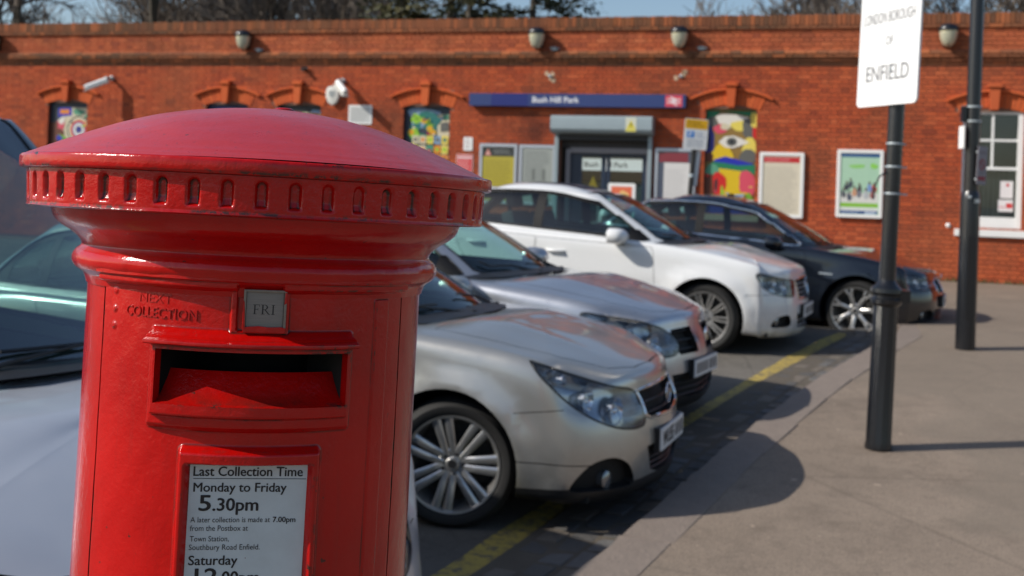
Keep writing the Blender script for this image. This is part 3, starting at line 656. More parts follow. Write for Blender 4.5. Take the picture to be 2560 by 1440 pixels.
# station name board
def name_board():
    t = wthing('station_name_sign', 'long blue station name board above the entrance', 'sign', 1.44, 3.48)
    mb = MB(); mb.prism(rrect(-2.48, 2.48, 0, .285, .02), -.17, -.02, back=True); mb.build('board', mat('sign_blue', srgb(47, 62, 112), .35, var=.05), t)
    mb = MB(); W = 2.48; y = -.172
    sheet(mb, rect(-W+.53, -W+1.40, .004, .281), y, srgb(14, 32, 110)); put_text(mb, 'Bush Hill Park', -.97, .10, .085, y-.001, .135, .012, srgb(235, 235, 240))
    x0 = W-.44; sheet(mb, rect(x0, x0+.37, .018, .268), y, srgb(208, 70, 88))
    wk = srgb(240, 225, 228); cx, cz = x0+.185, .143; sheet(mb, rect(cx-.15, cx+.15, cz+.022, cz+.045), y-.001, wk); sheet(mb, rect(cx-.15, cx+.15, cz-.045, cz-.022), y-.001, wk)
    sheet(mb, [(cx-.10, cz+.10), (cx-.055, cz+.10), (cx+.06, cz+.034), (cx-.07, cz-.034), (cx-.11, cz-.034), (cx+.01, cz+.034)], y-.002, wk); sheet(mb, [(cx+.10, cz-.10), (cx+.055, cz-.10), (cx-.06, cz-.034), (cx+.07, cz+.034), (cx+.11, cz+.034), (cx-.01, cz-.034)], y-.003, wk)
    mb.build('lettering', M_PRINT, t)
    for x in (-2, -.7, .7, 2): mb = MB(); mb.box(x-.03, x+.03, -.02, 0, .05, .24); mb.build('bracket', M_TRIM, t)
name_board()
# entrance: shutter box, guides, door
def entrance():
    t = wthing('roller_shutter', 'grey roller shutter housing over the station entrance', 'shutter', 2.1, 0)
    mb = MB(); prof = [(-.02, 3.27), (-.34, 3.27), (-.375, 3.245), (-.385, 3.20), (-.385, 2.97), (-.34, 2.90), (-.20, 2.86), (-.02, 2.86)]
    vs = [(x, y, z) for x in (-1.14, 1.14) for y, z in prof]; n = len(prof)
    mb.add(vs, [(i, i+1, n+i+1, n+i) for i in range(n-1)]+[tuple(range(n))[::-1], tuple(range(n, 2*n))]); mb.build('housing', M_GREYMETAL, t, sm=30)
    for x in (-1.10, 1.02): mb = MB(); mb.box(x, x+.085, -.12, 0, 0, 2.86); mb.build('guide_rail', M_GREYMETAL, t)
    mb = MB(); mb.box(-1.0, 1.0, -.1, -.06, 2.74, 2.86); mb.build('bottom_bar', M_TRIM, t)
    s = wthing('warning_sticker', 'yellow triangle sticker on the shutter housing', 'sticker', 2.78, 2.93, -.387)
    mb = MB(); sheet(mb, rect(-.12, .12, 0, .31), -.001, srgb(205, 208, 190)); sheet(mb, [(-.10, .07), (.10, .07), (0, .25)], -.003, srgb(215, 200, 60)); sheet(mb, rect(-.11, .11, 0.005, .06), -.003, srgb(215, 205, 80)); sheet(mb, rect(-.012, .012, .11, .19), -.005, srgb(60, 60, 40)); mb.build('print', M_PRINT, s)
    d = wthing('entrance_door', 'dark blue glazed double entrance doors under the shutter', 'door', 2.14, 0, .16)
    fr = mat('door_frame_grey', (.23, .22, .235), .5); db = mat('door_blue', srgb(32, 46, 66), .4)
    mb = MB()
    for x0, x1, z0, z1 in ((-.92, -.82, 0, 2.55), (.92, 1.0, 0, 2.55), (-.82, .92, 2.46, 2.58)): mb.box(x0, x1, -.07, .05, z0, z1)
    mb.build('door_frame', fr, d)
    mb = MB(); mb.box(-1.03, 1.03, 0, .06, 2.58, 2.95); mb.build('transom_panel', mat('transom', (.05, .045, .045), .6), d)
    for (a, b) in ((-.82, -.01), (.01, .92)):
        lf = MB()
        for x0, x1, z0, z1 in ((a, a+(.26 if a < -.5 else .08), 0, 2.44), (b-.10, b, 0, 2.44), (a+.26 if a < -.5 else a+.08, b-.10, 0, .25), (a+.26 if a < -.5 else a+.08, b-.10, 2.39, 2.44)): lf.box(x0, x1, 0, .045, z0, z1)
        l = lf.build('door_leaf', db, d)
        mb = MB(); mb.box(a+.09, b-.1, .02, .026, .25, 2.39); mb.build('pane', glass_mat('door_glass', (.72, .76, .76), 1.4), l)
        mb = MB(); mb.tube([(b-.14 if a < 0 else a+.12, -.05, .9), (b-.14 if a < 0 else a+.12, -.05, 1.3)], .014); mb.build('handle', M_STEEL, l)
    # room behind
    r = MB(); r.box(-1.03, 1.03, .9, .95, 0, 2.95); r.box(-1.04, -1.03, .05, .9, 0, 2.95); r.box(1.03, 1.04, .05, .9, 0, 2.95); r.box(-1.03, 1.03, .05, .9, 2.9, 2.94)
    r.build('lobby', mat('lobby_wall', (.03, .028, .028), .8), d)
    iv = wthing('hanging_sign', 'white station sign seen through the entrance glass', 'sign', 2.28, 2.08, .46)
    mb = MB(); mb.box(-.80, .80, -.02, .02, 0, .27); mb.build('panel', mat('sign_face_added_glow', (.80, .82, .80), .5, emis=1.1), iv)  # emission stands in for lobby light falling on the white panel
    mb = MB(); put_text(mb, 'Bush Hill Park', -.70, .30, .08, -.022, .12, .012, srgb(90, 100, 95)); mb.build('lettering', M_PRINT, iv)
    for k in range(3): mb = MB(); mb.box(-.80, .80, -.01, .01, -.06-.07*k, -.03-.07*k); mb.build('slat', mat('brown_slats', (.30, .10, .06), .7), iv)
    mb = MB(); mb.box(-.78, .78, .02, .04, -.9, -.28); mb.build('counter_front', mat('teal_grey', (.16, .22, .22), .6), iv)
    s = wthing('warning_triangle', 'yellow warning triangle on the left door glass', 'sticker', 1.85, 1.72, .155)
    mb = MB(); sheet(mb, [(-.10, 0), (.10, 0), (0, .24)], 0, srgb(120, 110, 20)); sheet(mb, rect(-.10, .10, -.06, -.01), 0, srgb(150, 140, 40)); mb.build('print', M_PRINT, s)
    b = wthing('notice_board', 'white framed orange poster board standing in the entrance', 'notice board', 2.66, 0, -.55)
    mb = MB(); mb.prism(rrect(-.30, .30, .75, 1.80, .04), -.03, .02, back=True); mb.build('frame', M_WHITE, b)
    mb = MB(); sheet(mb, rect(-.23, .23, .82, 1.73), -.032, srgb(222, 110, 75)); sheet(mb, blob(.05, 1.55, .10, .09, seed=4), -.034, srgb(235, 190, 120)); lines(mb, -.18, .18, .9, 1.4, -.034, 6, srgb(240, 190, 170), .5, 3); mb.build('poster_sheet', M_PRINT, b)
    for x in (-.24, .24): mb = MB(); mb.tube([(x, 0, .76), (x, 0, 0)], .018); mb.build('leg', M_STEEL, b)
    k = wthing('pavement_bin', 'small grey litter bin left of the orange notice board', 'litter bin', 2.30, 0, -.5)
    mb = MB(); mb.lathe([(.12, 0), (.14, .9), (.145, 1.15), (.12, 1.2), (.02, 1.22)], 16, cap0=True, cap1=True); mb.build('drum', M_STEEL, k, sm=40)
entrance()
# wall lights
def wall_light():
    LM = NT('light_glass'); v = LM.coord(); c = LM.mix(LM.noise(8, 4, v), (.42, .42, .30), (.60, .60, .46)); LM.l(c, LM.b.inputs['Base Color']); LM.b.inputs['Roughness'].default_value = .15; LM.b.inputs['Coat Weight'].default_value = 1; LM.b.inputs['Metallic'].default_value = .25
    labs = [(-14.26, 'wall light half cut by the left edge of the picture'), (-6.9, 'wall light above the two left arched windows'), (.53, 'wall light above the name board, left one'), (3.75, 'wall light above the rail symbol end of the name board'), (9.24, 'wall light beside the lamp post top')]
    proto = None
    for s, lab in labs:
        if proto is None:
            o = wthing('wall_light', lab, 'wall light', s, 4.74, -.02, 'bulkhead lights along the parapet'); proto = o
            mb = MB(); mb.box(-.10, .10, -.06, .01, .06, .42); mb.build('back_plate', M_TRIM, o)
            mb = MB()
            n = 24; vs = []; prof = [(1., .33), (.98, .26), (.90, .17), (.74, .09), (.52, .03), (.25, .0), (.02, -.01)]
            for r_, z in prof:
                for i in range(n): a = 2*pi*i/n; vs.append((.185*r_*cos(a), -.18+.165*r_*sin(a), .04+z))
            mb.add(vs, [(j*n+i, j*n+(i+1) % n, (j+1)*n+(i+1) % n, (j+1)*n+i) for j in range(len(prof)-1) for i in range(n)]); mb.build('glass_bowl', LM.m, o, sm=60)
            mb = MB(); vs = []; prof = [(1.1, .325), (1.12, .36), (1.0, .42), (.6, .46), (.02, .47)]
            for r_, z in prof:
                for i in range(n): a = 2*pi*i/n; vs.append((.185*r_*cos(a), -.18+.17*r_*sin(a), .04+z))
            mb.add(vs, [(j*n+i, j*n+(i+1) % n, (j+1)*n+(i+1) % n, (j+1)*n+i) for j in range(len(prof)-1) for i in range(n)]+[tuple(range(n))]); mb.build('cap', M_BLACK, o, sm=50)
            mb = MB(); mb.tube([(.185*1.04*cos(a), -.18+.165*1.04*sin(a)+.01, .06+(.31 if a < 0 else .31)*abs(1)) for a in [2*pi*i/24 for i in range(24)]], .014, 6, closed=True)
            mb.tube([(0, -.17+.155*cos(t), .36-.36*abs(sin(t))) for t in [pi*i/14 for i in range(15)]], .010, 6); mb.build('rim', M_TRIM, o, sm=40)
        else:
            o = proto.copy(); COL.objects.link(o); o['label'] = lab; o.location = WALL @ Vector((s, -.02, 4.74))
            for ch in proto.children: c_ = ch.copy(); COL.objects.link(c_); c_.parent = o
    pr = None
    for s, lab in ((-6.52, 'small silver clip on the string course by the left light'), (.92, 'small silver clip on the string course near the name board middle'), (4.22, 'small silver clip on the string course right of the rail symbol')):
        if pr is None:
            pr = o = wthing('conduit_clip', lab, 'clip', s, 4.74, -.07, 'silver clips on the string course'); mb = MB(); mb.box(-.06, .06, -.05, .05, 0, .07); mb.tube([(-.1, -.04, .05), (.0, -.06, .07), (.12, -.03, .03)], .018); o2 = mb.build('clip_body', M_STEEL, o, bevel=.008)
        else:
            o = pr.copy(); COL.objects.link(o); o['label'] = lab; o.location = WALL @ Vector((s, -.07, 4.74)); c_ = pr.children[0].copy(); COL.objects.link(c_); c_.parent = o
wall_light()
def cctv(s, z, yaw, pitch, label, L=.50):
    t = wthing('security_camera', label, 'security camera', s, z, -.0)
    mb = MB(); mb.lathe([(.06, 0), (.06, .05), (.035, .06), (.035, .20)], 16, M=Matrix.Rotation(pi/2, 4, 'X'), cap0=True, cap1=True); mb.tube([(0, -.18, 0), (0, -.28, -.03)], .045, 10); mb.build('bracket', M_STEEL, t, sm=40)
    D = Vector((sin(yaw)*cos(pitch), -cos(yaw)*cos(pitch), -sin(pitch))); p0 = Vector((0, -.28, -.07))
    mb = MB(); mb.tube([p0-D*.05, p0+D*L], .068, 14); R = D.to_track_quat('Z', 'Y').to_matrix().to_4x4(); mb.build('camera_body', M_WHITE, t, sm=40)
    mb = MB(); mb.box(-.085, .085, -.085, -.06, -.06, L+.07, M=Matrix.Translation(p0) @ R); mb.tube([p0+D*(L+.005), p0+D*(L+.02)], .05, 12); mb.build('sun_shield', M_OFFW, t)
    return t
cctv(-10.72, 4.08, -1.05, .42, 'white security camera pointing left beside the ringed circle mural', .52)
cctv(-4.28, 4.04, .9, .55, 'white security camera pointing right above the alarm box', .45)
def alarm():
    t = wthing('alarm_box', 'round off white alarm sounder on the wall below a security camera', 'alarm box', -4.52, 3.68)
    pr = []
    mb = MB(); P = [(-.17, .12), (-.12, .21), (0, .24), (.12, .21), (.17, .12), (.17, -.02), (.11, -.16), (.0, -.23), (-.11, -.16), (-.17, -.02)]
    mb.prism(P, -.11, 0, back=True); mb.build('casing', M_OFFW, t, bevel=.02, sm=40)
    mb = MB(); sheet(mb, [(-.08, .12), (.08, .12), (.08, .02), (0, -.06), (-.08, .02)], -.112, srgb(150, 155, 155)); mb.build('badge', M_PRINT, t)
alarm()
def old_fixing(s, z, label, k):
    t = wthing('wall_patch', label, 'patch', s, z, group='pale repair patches above the name board'); r = random.Random(k)
    for i in range(4):
        mb = MB(); mb.prism(blob(r.uniform(-.12, .14), r.uniform(-.16, .10), .05, .06, 8, seed=i+k), -.008, 0); mb.build('mortar_patch', mat('patch_mortar', (.50, .36, .24), .9), t)
    mb = MB(); mb.lathe([(.035, 0), (.035, .05), (.01, .06)], 12, M=Matrix.Rotation(pi/2, 4, 'X'), cap1=True); mb.build('steel_plug', M_STEEL, t)
old_fixing(.82, 4.17, 'pale mortar patch with steel plug above the left half of the name board', 1); old_fixing(3.78, 4.18, 'pale mortar patch with steel plug above the rail symbol', 5)
def rodbox():
    t = wthing('overflow_pipe', 'small black pipe stub under the string course above an arched window', 'pipe', -5.30, 4.33); mb = MB(); mb.tube([(0, .02, 0), (0, -.16, -.02)], .05, 12); mb.tube([(-.08, -.05, .01), (.08, -.05, .01)], .03, 8); mb.build('stub', M_TRIM, t)
    t = wthing('white_wall_cap', 'small white round cap on the wall left of the sash window sill', 'cap', 9.36, 1.14); mb = MB(); mb.lathe([(.05, 0), (.05, .02), (.03, .04), (.002, .045)], 14, M=Matrix.Rotation(pi/2, 4, 'X')); mb.build('cap', M_WHITE, t, sm=60)
    t = wthing('window_notice', 'two white and red notices stuck inside the sash window', 'notice', 10.46, 1.46, .128)
    mb = MB(); sheet(mb, rect(-.12, .12, .27, .62), 0, srgb(228, 222, 222)); sheet(mb, ellipse(.02, .54, .03, .035, 10), -.002, srgb(200, 40, 50)); mb.build('upper_notice', M_PRINT, t)
    mb = MB(); sheet(mb, rect(-.15, .13, 0, .24), 0, srgb(228, 222, 222)); sheet(mb, rect(.0, .12, .07, .17), -.002, srgb(205, 60, 60)); sheet(mb, rect(-.13, -.02, .08, .10), -.002, srgb(205, 90, 90)); mb.build('lower_notice', M_PRINT, t)
rodbox()
# weeds at wall foot
def weeds():
    mb = MB(); r = random.Random(2)
    for k in range(420):
        s = r.uniform(8.2, 11.2) if r.random() < .7 else r.uniform(6, 14); d = -abs(r.gauss(0, .05))-.02; h = r.uniform(.02, .08); a = r.uniform(0, 6)
        p = WALL @ Vector((s, d, .0)); q = Vector((cos(a), sin(a), 0))*h*.5
        mb.add([p-q*.3, p+q*.3, p+q+Vector((0, 0, h))], [(0, 1, 2)])
    o = mb.build('wall_foot_weeds', mat('weed_green', (.06, .075, .02), .8)); tag(o, 'thin line of weeds and moss at the foot of the wall', 'weeds', kind='stuff')
weeds()
# ------------------------------------------------------------------ street furniture
def borough_sign():
    t = empty('borough_sign', 'white borough sign on a fluted black post at the kerb side', 'sign', (2.282, 7.196, 1.62*(1-.937)), (0, radians(1.3), 0)); t.scale = (.937,)*3
    mb = MB(); n = 48; prof = [(.086, 0), (.088, .02), (.082, .05), (.078, .9), (.076, .94)]
    vs = []
    for r_, z in prof:
        for i in range(n):
            a = 2*pi*i/n; q = r_*(1-.05*(i % 4 in (1, 2))) if .03 < z < .92 else r_; vs.append((q*cos(a), q*sin(a), z))
    mb.add(vs, [(j*n+i, j*n+(i+1) % n, (j+1)*n+(i+1) % n, (j+1)*n+i) for j in range(len(prof)-1) for i in range(n)]); mb.build('fluted_base', M_BLACK, t, sm=25)
    mb = MB(); mb.lathe([(.078, .93), (.098, .95), (.100, .975), (.084, .99), (.084, 1.0), (.102, 1.02), (.10, 1.045), (.07, 1.07), (.052, 1.10)], 28); mb.box(-.02, .14, -.055, .055, .965, 1.04); mb.build('collar', M_BLACK, t, sm=35, )
    mb = MB(); mb.lathe([(.052, 1.08), (.050, 3.3), (.001, 3.32)], 24); mb.build('post', M_BLACK, t, sm=40)
    for z, s_ in ((1.98, .5), (1.83, .9), (1.655, 1.25)):
        mb = MB(); mb.lathe([(.0525, z), (.0545, z+.003), (.0545, z+.011), (.0525, z+.014)], 24); mb.box(.05, .05+.035*s_, -.02, .0, z, z+.012); mb.build('band', M_STEEL, t, sm=40)
    # panel: runs along a direction nearly in line with the view, facing the road
    R = Matrix.Translation((-.075, 0, 2.235)) @ Matrix.Rotation(radians(-74), 4, 'Z')
    P = rrect(-.335, .335, 0, 1.08, .035)
    mb = MB(); mb.prism(P, -.002, .012, M=R, back=True); mb.build('panel', mat('sign_white', (.82, .82, .81), .3, var=.02), t)
    mb = MB(); mb.prism(rrect(-.33, .33, .005, 1.075, .03), .0125, .016, M=R, back=True); mb.build('panel_back', M_STEEL, t)
    mb = MB(); y = -.004; g = srgb(120, 120, 122)
    put_text(mb, 'LONDON BOROUGH', -.29, .28, .545, y, .075, 0, g); put_text(mb, 'OF', -.03, .055, .395, y, .06, 0, g); put_text(mb, 'ENFIELD', -.235, .24, .165, y, .105, .004, g)
    rd = srgb(225, 120, 90)
    sheet(mb, [(.12, .69), (.15, .72), (.19, .80), (.16, .88), (.11, .80)], y, rd); sheet(mb, [(-.09, .73), (-.06, .78), (-.08, .9), (-.12, .86)], y, srgb(225, 160, 160)); sheet(mb, [(-.1, .86), (.0, .98), (.17, .9), (.10, .82)], y-.001, rd)
    for x in (-.06, .09): sheet(mb, ellipse(x, .045, .008, .008, 8), y, srgb(170, 170, 170))
    vs = [R @ Vector(p) for p in mb.v]; mb.v = [tuple(p) for p in vs]; mb.build('lettering', M_PRINT, t)
    mb = MB(); mb.tube([(-.05, -.02, 1.80), (-.10, -.04, 1.77), (-.125, -.03, 1.70), (-.13, -.03, 1.62)], .006); mb.build('loose_wire', M_BLACK, t)
    for z in (2.45, 3.05): mb = MB(); mb.box(-.07, -.045, -.05, .05, z, z+.03); mb.build('panel_clip', M_STEEL, t)
borough_sign()
def lamp_post():
    t = empty('lamp_post', 'tall black street lamp post with wide lower section near the wall', 'lamp post', (4.165, 10.735, 1.62*(1-.8232)), (0, radians(.25), 0)); t.scale = (.8232,)*3
    mb = MB(); mb.lathe([(.108, -.02), (.106, .3), (.104, 1.0), (.103, 1.66), (.098, 1.71), (.075, 1.76)], 28); mb.build('base_section', M_BLACK, t, sm=40)
    mb = MB(); mb.lathe([(.080, 1.72), (.076, 3.0), (.062, 6.2), (.001, 6.22)], 24); mb.build('shaft', M_BLACK, t, sm=40)
    mb = MB(); mb.tube([(0, 0, 6.15), (.2, -.3, 6.5), (.5, -.7, 6.6)], .03); mb.box(.35, .75, -1.0, -.62, 6.54, 6.66); mb.build('lantern', M_TRIM, t, sm=30)
    mb = MB(); mb.box(-.045, .045, -.108, -.10, .35, 1.25); mb.build('access_door', M_BLACK, t)
    for z in (2.665, 2.505): mb = MB(); mb.lathe([(.083, z), (.089, z+.003), (.089, z+.022), (.083, z+.025)], 24); mb.box(-.13, -.08, -.02, .02, z, z+.02); mb.build('band', M_STEEL, t, sm=40)
    mb = MB(); mb.box(-.135, -.085, -.045, .03, 2.51, 2.68); mb.build('dark_box', M_BLACK, t)
    mb = MB(); mb.box(-.130, -.122, -.09, .06, 2.215, 2.46); mb.build('white_plate', M_WHITE, t)
    mb = MB(); mb.lathe([(.02, 0), (.02, .02), (.005, .03)], 10, M=Matrix.Translation((-.045, -.092, 1.68))@Matrix.Rotation(pi/2, 4, 'X'), cap1=True); mb.box(.01, .06, -.115, -.085, 1.62, 1.66); mb.build('fixing', M_STEEL, t)
    s = empty('no_stopping_sign', 'small tilted no stopping plate strapped to the lamp post', 'sign', (4.219, 10.636, 1.785), (0, radians(2.5), radians(28))); s.scale = (.8232,)*3
    mb = MB(); mb.prism(rrect(-.075, .075, 0, .42, .015), -.006, .0, back=True); mb.build('plate', mat('plate_grey', (.26, .24, .26), .5), s)
    mb = MB(); y = -.008; rd = srgb(150, 52, 62)
    n = 22
    for k in range(n):
        a, b = 2*pi*k/n, 2*pi*(k+1)/n; sheet(mb, [(.046*cos(a), .22+.062*sin(a)), (.046*cos(b), .22+.062*sin(b)), (.032*cos(b), .22+.045*sin(b)), (.032*cos(a), .22+.045*sin(a))], y, rd)
    sheet(mb, [(-.03, .245), (-.022, .255), (.03, .195), (.022, .185)], y-.001, rd); sheet(mb, rect(-.058, .058, .045, .09), y, rd); put_text(mb, 'No stopping', -.055, .055, .345, y, .018, .01, srgb(110, 85, 95)); put_text(mb, 'At any time', -.045, .045, .125, y, .015, .01, srgb(110, 85, 95))
    mb.build('lettering', M_PRINT, s)
    mb = MB(); mb.box(-.03, .03, 0, .06, .05, .07); mb.box(-.03, .03, 0, .06, .35, .37); mb.build('strap', M_STEEL, s)
lamp_post()
def parking_sign():
    t = empty('parking_sign', 'parking bay sign with yellow top half standing behind the cars', 'sign', (2.47*.95, 17.0*.95, -.1*.95+1.62*.05), (0, radians(3.2), 0)); t.scale = (.95,)*3
    mb = MB(); mb.lathe([(.038, .15), (.036, 2.42)], 16); mb.build('post', M_BLACK, t, sm=40)
    mb = MB(); mb.lathe([(.035, 1.95), (.045, 1.96), (.045, 2.0), (.035, 2.01)], 16); mb.build('band', M_STEEL, t, sm=40)
    mb = MB(); mb.prism(rrect(-.17, .17, 2.36, 2.80, .02), -.055, -.045, back=True); mb.build('panel', M_WHITE, t)
    mb = MB(); y = -.057; sheet(mb, rect(-.16, .16, 2.655, 2.79), y, srgb(238, 180, 20)); sheet(mb, rect(-.13, -.02, 2.53, 2.62), y, srgb(60, 140, 220)); put_text(mb, 'P', -.10, -.05, 2.54, y-.001, .07, .01, srgb(235, 240, 245)); lines(mb, -.13, .13, 2.68, 2.77, y-.001, 2, srgb(150, 110, 10), .4, 3); lines(mb, .01, .14, 2.53, 2.62, y, 3, srgb(140, 160, 190), .3, 4); lines(mb, -.12, .13, 2.39, 2.51, y, 4, srgb(150, 160, 175), .3, 5)
    mb.build('lettering', M_PRINT, t)
    s = empty('hanging_strip', 'narrow white strip hanging beside the parking sign post', 'tag', (2.62*.95, 17.02*.95, 1.72*.95+.081), (0, radians(4), 0)); mb = MB(); mb.prism([(-.045, .0), (.035, .02), (.05, .6), (.0, .62)], -.012, .012, back=True); mb.build('strip', M_WHITE, s)
parking_sign()
# ------------------------------------------------------------------ trees
M_BARK = mat('bare_bark', (.085, .072, .055), .9, var=.35, vs=5); M_TWIG = mat('twig', (.155, .125, .10), .9, var=.2)
def bare_tree(seed, h, spread=.55, depth=6, nb=3):
    r = random.Random(seed); tr = MB(); tw = MB()
    def seg(p, d, L, rad, lev):
        n = 3 if lev < 3 else 2; pts = [p]; q = p.copy(); dd = d.copy()
        for i in range(n):
            dd = (dd+Vector((r.gauss(0, .12), r.gauss(0, .12), r.gauss(.05, .08)))).normalized(); q = q+dd*(L/n); pts.append(q.copy())
        (tr if lev < 3 else tw).tube(pts, rad, 7 if lev < 2 else (4 if lev < 4 else 3), rad*.66, caps=False)
        if lev >= depth: return
        k = nb+(1 if lev > 1 else 0)
        for i in range(k):
            f = r.uniform(.35, 1) if i else 1; a = pts[min(n, max(1, round(f*n)))]
            ax = dd.orthogonal().normalized(); ax.rotate(Matrix.Rotation(r.uniform(0, 2*pi), 3, dd)); nd = dd.copy(); nd.rotate(Matrix.Rotation(r.uniform(.25, spread+.25), 3, ax)); nd.z += .10; nd.normalize()
            seg(a.copy(), nd, L*r.uniform(.62, .80), rad*.60, lev+1)
    seg(Vector((0, 0, 0)), Vector((r.gauss(0, .05), r.gauss(0, .05), 1)).normalized(), h*.27, h*.022, 0)
    return tr, tw
def trees():
    kinds = [bare_tree(1, 10.5, .62), bare_tree(5, 9.5, .75), bare_tree(9, 11.5, .5)]
    ms = []
    for tr, tw in kinds:
        a = tr.build('trunk', M_BARK, None, sm=60); b = tw.build('crown', M_TWIG, None); ms.append((a.data, b.data)); bpy.data.objects.remove(a); bpy.data.objects.remove(b)
    spots = [(-20.5, 44, 0, .98, .3, 'bare winter tree at the far left corner above the wall'), (-15.2, 52, 1, 1.0, 1.9, 'bare tree with low spreading twigs left of the dense bare group'), (-13.3, 47, 2, .92, 1.2, 'bare tree with thick forked limbs behind the left parapet'),
             (-11.2, 50, 0, 1.0, 4.1, 'bare tree in the middle of the group over the left parapet'), (-8.8, 46, 1, .98, 2.4, 'bare tree over the left wall lamp, darker limbs'), (-6.6, 51, 2, .98, 5.4, 'bare tree just left of the evergreen'), (-12.2, 56, 2, 1.05, 3.3, 'thin bare tree behind the forked one'), (-9.9, 58, 0, 1.1, 0.7, 'distant bare tree between two nearer bare trees'),
             (9.0, 50, 1, .86, .9, 'low bare tree left of the borough sign top'), (12.4, 48, 0, .95, 2.2, 'bare tree right behind the borough sign'), (15.5, 47, 2, .95, 4.4, 'bare tree between borough sign and lamp post'), (18.6, 50, 1, 1.02, 5.9, 'bare tree at the right edge above the wall'), (13.8, 57, 2, .95, 1.6, 'thin distant bare tree between sign and lamp post'), (21.5, 46, 0, 1, 3, 'bare tree beyond the right corner of the wall')]
    for x, y, k, sc, rz, lab in spots:
        t = empty('bare_tree', lab, 'tree', (x, y, 0), (0, 0, rz), 'bare trees behind the station'); t.scale = (sc*1.55, sc*1.55, sc*1.5)
        link('trunk', ms[k][0], t); link('crown', ms[k][1], t)
    # evergreens: layered drooping boughs made of many needle sprays
    nm = [NT('conifer_needles'), None]; m = nm[0]; c = m.ramp(m.n('ShaderNodeNewGeometry').outputs['Random Per Island'], [(0, (.016, .026, .012)), (.5, (.034, .046, .018)), (1, (.065, .072, .026))]); m.l(c, m.b.inputs['Base Color']); m.b.inputs['Roughness'].default_value = .8
    nm2 = NT('yellow_green_leaves'); c = nm2.ramp(nm2.n('ShaderNodeNewGeometry').outputs['Random Per Island'], [(0, (.035, .036, .014)), (.5, (.075, .072, .026)), (1, (.12, .105, .04))]); nm2.l(c, nm2.b.inputs['Base Color']); nm2.b.inputs['Roughness'].default_value = .8
    def conifer(x, y, h, rad, seed, lab, mm, flat=True):
        r = random.Random(seed); t = empty('evergreen_tree', lab, 'tree', (x, y, 0), group='evergreens behind the entrance')
        mb = MB(); mb.tube([(0, 0, 0), (0, 0, h*.6), (.1, 0, h)], .28, 8, .04); q = MB()
        nb = 95
        for b in range(nb):
            z = h*(.12+.86*(b/nb)); L = rad*(1-(b/nb))**.62*r.uniform(.65, 1.15)+.3; a = r.uniform(0, 2*pi); dr = r.uniform(-.02, .28) if flat else r.uniform(.0, .7)
            P = [Vector((cos(a)*L*u, sin(a)*L*u, z+L*(dr*u-.35*u*u))) for u in (0, .35, .7, 1)]
            mb.tube(P, .04, 4, .01, caps=False)
            for k in range(int(60*L/2.5)+14):
                u = r.uniform(.15, 1.03); p = Vector((cos(a)*L*u, sin(a)*L*u, z+L*(dr*u-.35*u*u)))+Vector((r.gauss(0, .22), r.gauss(0, .22), r.gauss(-.04, .11)))
                s_ = r.uniform(.07, .17); n1 = Vector((r.gauss(0, 1), r.gauss(0, 1), r.gauss(0, .5))).normalized()*s_; n2 = Vector((r.gauss(0, 1), r.gauss(0, 1), r.gauss(0, .6))).normalized()*s_*.6
                q.add([p-n1-n2*.3, p+n2, p+n1*1.2, p-n2], [(0, 1, 2, 3)])
        mb.build('trunk', M_BARK, t); q.build('crown', mm, t)
    conifer(-2.6, 46, 16.5, 6.2, 1, 'dark evergreen with flat drooping boughs over the parapet', m.m); conifer(.6, 48, 13, 5.2, 2, 'evergreen with pointed low boughs left of the open sky', m.m)
    conifer(-4.2, 42, 10.5, 2.6, 3, 'bushy olive green evergreen in front of the dark one', nm2.m, False); conifer(-1.7, 41, 10.5, 2.8, 4, 'rounded olive green evergreen above the name board', nm2.m, False)
trees()
# ------------------------------------------------------------------ cars
def crom(P, sub):
    """Catmull-Rom along axis 0 with reflected ends"""
    P = np.asarray(P, float); n = len(P)
    Q = np.concatenate([2*P[:1]-P[1:2], P, 2*P[-1:]-P[-2:-1]]); out = []
    for i in range(n-1):
        p0, p1, p2, p3 = Q[i:i+4]
        for k in range(sub):
            t = k/sub; out.append(.5*(2*p1+(p2-p0)*t+(2*p0-5*p1+4*p2-p3)*t*t+(3*p1-p0-3*p2+p3)*t**3))
    out.append(P[-1]); return np.array(out)
def lerp_tab(tab, x):
    xs = [a for a, _ in tab]; ys = [b for _, b in tab]
    if xs[0] > xs[-1]: xs, ys = xs[::-1], ys[::-1]
    return float(np.interp(x, xs, ys))
def shell(ctrl, su, sv, ysym=True):
    """ctrl [level][u](x,y,z) half grid; returns bmesh mirrored and welded"""
    C = np.array(ctrl, float)                       # L,U,3
    # reflect u ends across y=0 for smooth centre lines
    m = np.array([1, -1, 1.]); C2 = np.concatenate([C[:, 1:2]*m, C, C[:, -2:-1]*m], 1)
    A = crom(np.swapaxes(C2, 0, 1), su)             # along u
    A = A[su:-su]; A = np.swapaxes(A, 0, 1)         # back to L,U'
    A = crom(A, sv)
    nL, nU = A.shape[:2]; A[:, 0, 1] = 0; A[:, -1, 1] = 0
    return A
